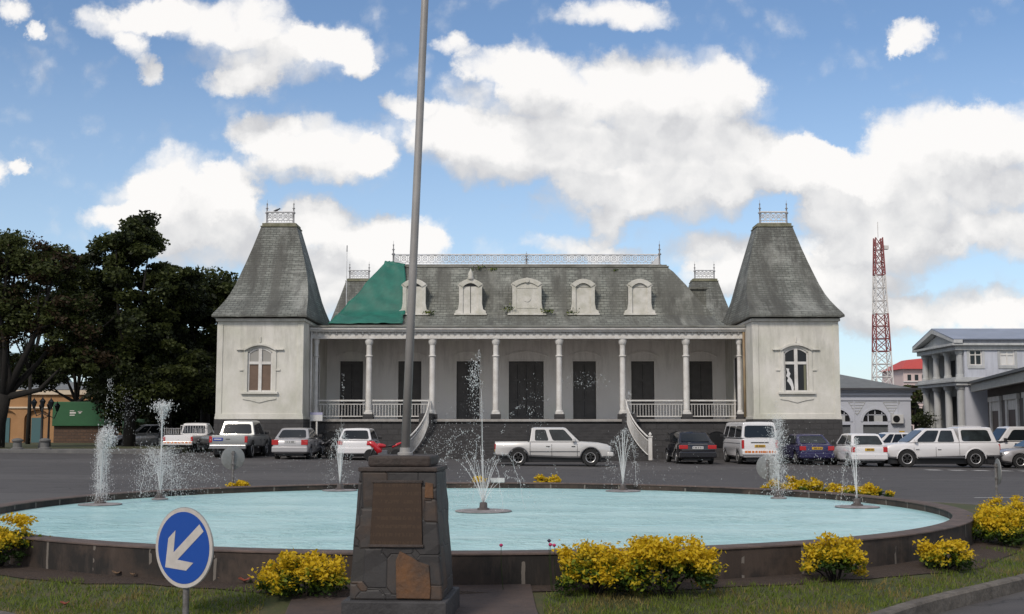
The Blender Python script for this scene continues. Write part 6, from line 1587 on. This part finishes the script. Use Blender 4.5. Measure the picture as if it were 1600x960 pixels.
# ---------------------------------------------------------------- ochre arcade building, hoarding at the left
YO = 98; xa_, xb_ = px_x(-20, YO), px_x(168, YO); zt_ = at(80, 612, YO).z
OB = thing('arcade_building', 'ochre yellow arcaded building seen under the dark trees', 'building', ((xa_ + xb_) / 2, YO, 0)); O6 = tuple(OB.location)
mat('ochre', (.40, .22, .10), .85, var=.2, vscale=.8)
def op(b, n, m, p=OB, **k): return b.build(n, m, p, org=O6, **k)
zm_ = at(80, 637, YO).z; zbase = -.5
b = MB(); b.box(xa_, xb_, YO + .3, YO + 9, zbase, zt_)
aw = 1.05; x_ = xa_ + .5; xp = xa_; zsp = at(80, 655, YO).z
cents = []
while x_ + 2 * aw < xb_: cents.append(x_ + aw); x_ += 2 * aw + .55
for c in cents:
    b.box(xp, c - aw, YO, YO + .3, zbase, zt_); xp = c + aw
    b.prism([(c - aw * math.cos(math.pi * i / 10), zsp + .75 * math.sin(math.pi * i / 10)) for i in range(11)] + [(c + aw, zt_), (c - aw, zt_)], YO, YO + .3, 'xz')
b.box(xp, xb_, YO, YO + .3, zbase, zt_); op(b, 'wall', 'ochre')
for c in cents: b = MB(); b.box(c - .55, c + .35, YO + .22, YO + .28, zbase + .6, zsp + .1); op(b, 'arcade_opening', mat('teal_shutter', (.05, .12, .13), .6))
b = MB(); b.box(xa_ - .2, xb_ + .2, YO - .25, YO, zt_ - .25, zt_ + .15); b.box(xa_, xb_, YO - .12, YO, zm_ - .06, zm_ + .06); op(b, 'cornice', mat('cream', (.62, .52, .40), .8))
b = MB(); b.loft([[(xa_ - .3, YO - .3, zt_ + .15), (xb_ + .3, YO - .3, zt_ + .15), (xb_ + .3, YO + 9, zt_ + .15), (xa_ - .3, YO + 9, zt_ + .15)], [(xa_, YO + 4, zt_ + .9), (xb_ - 3, YO + 4, zt_ + .9), (xb_ - 3, YO + 5, zt_ + .9), (xa_, YO + 5, zt_ + .9)]]); op(b, 'roof', 'sheet_grey')
# grey green sheet roof seen high in the branches
YR = 120; q0, q1 = at(8, 604, YR), at(58, 548, YR)
GH = thing('metal_roof_house', 'grey green metal roofed house glimpsed between tree branches', 'building', ((q0.x + q1.x) / 2, YR, 0)); O7 = tuple(GH.location)
mat('sheet_teal', (.16, .24, .26), .5, var=.15)
b = MB(); b.box(q0.x - 6, q1.x, YR, YR + 8, 0, q0.z); b.build('wall', 'plaster_grey', GH, org=O7); b = MB(); b.hexa([(q0.x - 7, YR - .5, q0.z), (q1.x + 1, YR - .5, q0.z), (q1.x + 1, YR + 9, q0.z), (q0.x - 7, YR + 9, q0.z), (q0.x - 6, YR + 3.5, q1.z), (q1.x - .5, YR + 3.5, q1.z), (q1.x - .5, YR + 4.5, q1.z), (q0.x - 6, YR + 4.5, q1.z)]); b.build('roof', 'sheet_teal', GH, org=O7)
YG = 84; q0, q1 = at(82, 705, YG), at(164, 628, YG); zmid = at(100, 666, YG).z
HD = thing('market_kiosk', 'kiosk with deep green awning board above a brown wall', 'kiosk', ((q0.x + q1.x) / 2, YG, 0)); O8 = tuple(HD.location)
mat('hoarding_green', (.015, .10, .035), .6, var=.15)
b = MB(); b.box(q0.x, q1.x, YG + .1, YG + 3, 0, zmid + .1); b.build('wall', 'brown_block', HD, org=O8)
b = MB(); b.box(q0.x - .05, q1.x + .05, YG - .15, YG + 3.1, zmid, q1.z); b.build('green_board', 'hoarding_green', HD, org=O8, bevel=.03)
b = MB(); 
for k, (dx, dz, w_, h_) in enumerate(((.0, .02, .42, .10), (.0, -.14, .34, .06), (.62, .06, .16, .16), (.55, .10, .3, .05), (.0, .16, .3, .05))): xx = q0.x + (q1.x - q0.x) * .33 + dx; b.box(xx, xx + w_, YG - .165, YG - .15, (zmid + q1.z) / 2 + dz - h_ / 2 + .05, (zmid + q1.z) / 2 + dz + h_ / 2 + .05)
b.build('board_emblem', 'white_paint', HD, org=O8)
# low green hoarding fence right of it
q0, q1 = at(190, 705, 80), at(300, 655, 80)
b = MB(); b.box(q0.x, q1.x, 80, 80.1, -.1, q1.z); 
o = b.build('hoarding_fence', mat('fence_green', (.02, .07, .035), .7, var=.3)); tag(o, 'dark green boarded fence under the trees behind the white pickup', 'fence')
# stone bollards and iron lamps along the left pavement
for px, lb in ((27, 'squat grey stone bollard at the left end of the pavement'), (70, 'squat grey stone bollard closer to the kiosk')):
    q = at(px, 700, 63.2); t = thing('stone_bollard', lb, 'bollard', (q.x, 63.2, .45 - .0), group='stone bollards on the left pavement'); t.scale = (.62, .62, .62)
    b = MB(); b.lathe([(.52, -.1), (.52, .12), (.36, .2), (.34, .62), (.46, .70), (.46, .82), (.30, .92), (.05, .97)], 14); b.build('body', 'pavement_grey', t, smooth='auto')
def lamp(px, Y, H_, label):
    q = at(px, 700, Y); t = thing('street_lamp', label, 'street lamp', (q.x, Y, .45), group='black iron lamps at the left')
    b = MB(); b.lathe([(.16, 0), (.14, .3), (.07, .5), (.05, H_ - .5), (.07, H_ - .45), (.04, H_ - .3)], 10); b.build('post', 'black_trim', t, smooth='auto')
    b = MB(); b.tube([(-.45, 0, H_ - .35), (-.3, 0, H_ - .75), (0, 0, H_ - .6), (.3, 0, H_ - .75), (.45, 0, H_ - .35)], .03, 6); b.build('bracket', 'black_trim', t)
    for s in (-.45, 0, .45):
        z_ = H_ - .35 if s else H_ - .3
        b = MB(); b.lathe([(.06, z_), (.16, z_ + .30), (.18, z_ + .32), (.03, z_ + .5), (.01, z_ + .58)], 8, (s, 0, 0)); b.build('lantern', 'glass_dark', t)
lamp(64, 64.5, 2.5, 'black iron three lantern lamp before the ochre arcade')
lamp(75, 70, 2.4, 'black iron three lantern lamp behind and right of the first one')

# ---------------------------------------------------------------- trees
def tree(name, label, x, y, trunk_r, H_, crowns, seed, nclump=70, per=210, leaf=.24, mats=('tree_leaf_a', 'tree_leaf_b', 'tree_leaf_c'), lean=0, spread=.55, limbs=9, group='dark trees left of the hall', fork=None):
    rg = np.random.default_rng(seed); z0 = gz(x, y); t = thing(name, label, 'tree', (x, y, z0), group=group)
    C = []
    tot = sum(c[6] for c in crowns)
    for (cx, cy, cz, rx, ry, rz, wgt) in crowns:
        n = int(nclump * wgt / tot); u = rg.normal(size=(n, 3)); u /= np.linalg.norm(u, axis=1)[:, None]
        r = rg.random(n)[:, None] ** .45 * (.85 + .3 * rg.random(n)[:, None])
        C.append(u * r * [rx, ry, rz] + [cx, cy, cz])
    C = np.concatenate(C); n = len(C)
    cs = spread * (.6 + .8 * rg.random(n))
    P = np.repeat(C, per, 0); S = np.repeat(cs, per)[:, None]
    off = rg.normal(size=P.shape); off /= np.linalg.norm(off, axis=1)[:, None]; off *= (rg.random(len(P))[:, None] ** .5) * [1.25, 1.25, .75]
    P = P + off * S
    V, F = leaf_quads(P, leaf, rg, .35)
    tone = np.repeat(rg.random(n), per) + rg.normal(size=len(P)) * .18
    mi = np.where(tone > .62, 1, np.where(tone > .3, 0, 2))
    cr = mesh_np('crown', V, F, mi, list(mats), t)
    b = MB(); top = Vector((lean, 0, H_)); f = fork or .45
    tp = [Vector((0, 0, -.3)), Vector((lean * .15, .05, H_ * f * .5)), Vector((lean * .5, 0, H_ * f))]
    b.tube(tp, [trunk_r * 1.35, trunk_r, trunk_r * .8], 10)
    idx = rg.choice(n, min(n, limbs * 3), replace=False)
    mains = []
    for k in idx[:limbs]:
        c = Vector(C[k]); m_ = tp[2].lerp(c, .5) + Vector(rg.normal(size=3) * .25); m_.z -= .2
        b.tube([tp[2] - Vector((0, 0, .15)), m_, c], [trunk_r * .55, trunk_r * .30, trunk_r * .10], 7); mains.append((m_, c))
    for k in idx[limbs:]:
        c = Vector(C[k]); m0 = min((m for m, _ in mains), key=lambda m: (m - c).length)
        b.tube([m0, m0.lerp(c, .5) + Vector(rg.normal(size=3) * .2), c], [trunk_r * .22, trunk_r * .13, trunk_r * .05], 5)
    b.build('trunk', 'bark', t, smooth=True)
    return t
# centre trees: crowns given as cx, cy, cz, rx, ry, rz, weight relative to the foot
def X_(px, Y): return (px - 800) / FPX * Y
def Z_(py, Y): return at(800, py, Y).z
Y1 = 70
tree('broadleaf_tree', 'tallest dark tree with domed crown, left of the hall', X_(205, Y1), Y1, .30, 9, [(0, 0, Z_(440, Y1), 3.0, 3, 2.6, 4), (-.5, -.5, Z_(400, Y1), 1.7, 2, 1.1, 1.4), (.5, 0, Z_(385, Y1), 1.0, 2, .9, .9), (2.3, 0, Z_(450, Y1), 1.5, 2, 1.3, 1.3), (-2.7, 0, Z_(470, Y1), 1.8, 2, 2.0, 1.8), (1.5, -1, Z_(530, Y1), 2.6, 2.5, 1.5, 1.8), (-1.8, 0, Z_(540, Y1), 2.0, 2.5, 1.3, 1.4), (1.0, -1.5, Z_(600, Y1), 2.4, 1.5, 1.4, 2.2), (3.0, -.5, Z_(600, Y1), 2.0, 1.5, 1.4, 2.0), (-.1, 0, Z_(358, Y1), .9, .8, .5, .5), (.75, 0, Z_(352, Y1), .4, .4, .2, .12)], 1, 270, 230, .24)
Y2 = 66
tree('broadleaf_tree', 'dark tree with forked limbs and rusty leaves at the left edge', X_(-5, Y2), Y2, .42, 8, [(-.5, 0, Z_(430, Y2), 2.6, 2.5, 1.9, 3), (2.3, .5, Z_(420, Y2), 1.7, 1.8, 1.3, 1.8), (.4, 0, Z_(385, Y2), .8, 1, .5, .4), (-2, 0, Z_(520, Y2), 2, 2, 1.6, 1.0), (3.4, .5, Z_(500, Y2), 1.8, 1.8, 1.4, 1.6), (.9, 0, Z_(500, Y2), 2.0, 1.6, 1.5, 2.0), (4.2, 1, Z_(572, Y2), 1.6, 1.4, .9, 1.0), (-1.2, 1.5, Z_(590, Y2), 1.5, 1.4, 1.2, 1.0), (2.4, 2, Z_(560, Y2), 1.5, 1.2, .9, .9)], 2, 205, 190, .22, ('tree_leaf_a', 'tree_leaf_b', 'tree_leaf_rust'), lean=1.0, fork=.38)
Y3 = 76
tree('broadleaf_tree', 'lower dark tree with flat crown touching the left tower', X_(322, Y3), Y3, .3, 8, [(0, 0, Z_(468, Y3), 2.4, 2.5, 1.3, 2), (-1.8, 0, Z_(490, Y3), 2, 2.5, 1.6, 1.5), (1.4, 0, Z_(480, Y3), 1.6, 2, 1.6, 1.8), (0, 0, Z_(560, Y3), 3.0, 2.5, 2.0, 3.4)], 3, 170, 220, .25)
Y4 = 73
tree('broadleaf_tree', 'dark tree filling the gap between the tallest tree and the flat crowned one', X_(262, Y4), Y4, .3, 8, [(0, 0, Z_(500, Y4), 2.0, 2.2, 2.0, 2), (.3, 0, Z_(590, Y4), 2.8, 2.2, 2.0, 3.2), (-2.3, 0, Z_(580, Y4), 2.0, 2, 1.6, 2.0), (2.2, 0, Z_(610, Y4), 1.5, 1.8, 1.8, 1.6)], 4, 180, 220, .25, ('tree_leaf_a', 'tree_leaf_c', 'tree_leaf_c'))
Y5 = 78
tree('broadleaf_tree', 'thin crowned tree with pale buds showing above the left trees', X_(48, Y5), Y5, .12, 9.5, [(0, 0, Z_(412, Y5), 1.6, 1.5, 1.4, 1.5), (-1.6, 0, Z_(450, Y5), 1.6, 1.6, 1.6, 1.2), (.9, 0, Z_(460, Y5), 1.4, 1.6, 1.5, 1.2)], 5, 75, 70, .17, ('tree_leaf_rust', 'tree_leaf_bud', 'tree_leaf_a'), limbs=16, fork=.5)
tree('broadleaf_tree', 'dark tree with drooping lower branches over the kiosk', X_(122, 90), 90, .26, 7, [(0, 0, Z_(510, 90), 3.2, 2.2, 2.2, 3), (-2.8, 0, Z_(580, 90), 2.8, 1.8, 1.6, 3.0), (2.2, 0, Z_(585, 90), 2.8, 1.8, 1.6, 2.6), (.2, 0, Z_(450, 90), 2.4, 2, 2.0, 2.0)], 6, 260, 190, .24, ('tree_leaf_a', 'tree_leaf_c', 'tree_leaf_c'))
tree('hedge_tree', 'dense dark shrubbery low against the left tower wall', X_(318, 79), 79, .2, 3, [(0, 0, 2.2, 2.8, 1.5, 2.4, 2), (-2.8, 0, 2.0, 2, 1.5, 2.0, 1.6), (1.6, 0, 3.4, 1.8, 1.5, 2.4, 1.3)], 7, 120, 200, .22, ('tree_leaf_c', 'tree_leaf_c', 'tree_leaf_a'))
tree('hedge_tree', 'dense dark shrubbery behind the green fence', X_(232, 82), 82, .2, 3, [(0, 0, 3.4, 3.4, 1.5, 3.2, 3.4), (-1.8, 0, 4.2, 2.0, 1.5, 2.4, 2.0), (2.8, 0, 4.4, 2.4, 1.5, 3.2, 2.4)], 8, 230, 200, .24, ('tree_leaf_c', 'tree_leaf_c', 'tree_leaf_a'))
tree('street_tree', 'small dark green tree in the gap beside the portico', X_(1428, 130), 130, .2, 5, [(0, 0, 4.2, 1.6, 1.5, 2.2, 1)], 9, 24, 120, .4, ('tree_leaf_a', 'tree_leaf_b', 'tree_leaf_rust'), group='small trees by the portico')
tree('street_tree', 'clipped dark shrub standing among the portico columns', GX - .9, YN + 4.6, .08, 2, [(0, 0, 2.2, .5, .5, .9, 1)], 10, 12, 90, .16, ('tree_leaf_a', 'tree_leaf_c', 'tree_leaf_a'), group='small trees by the portico')
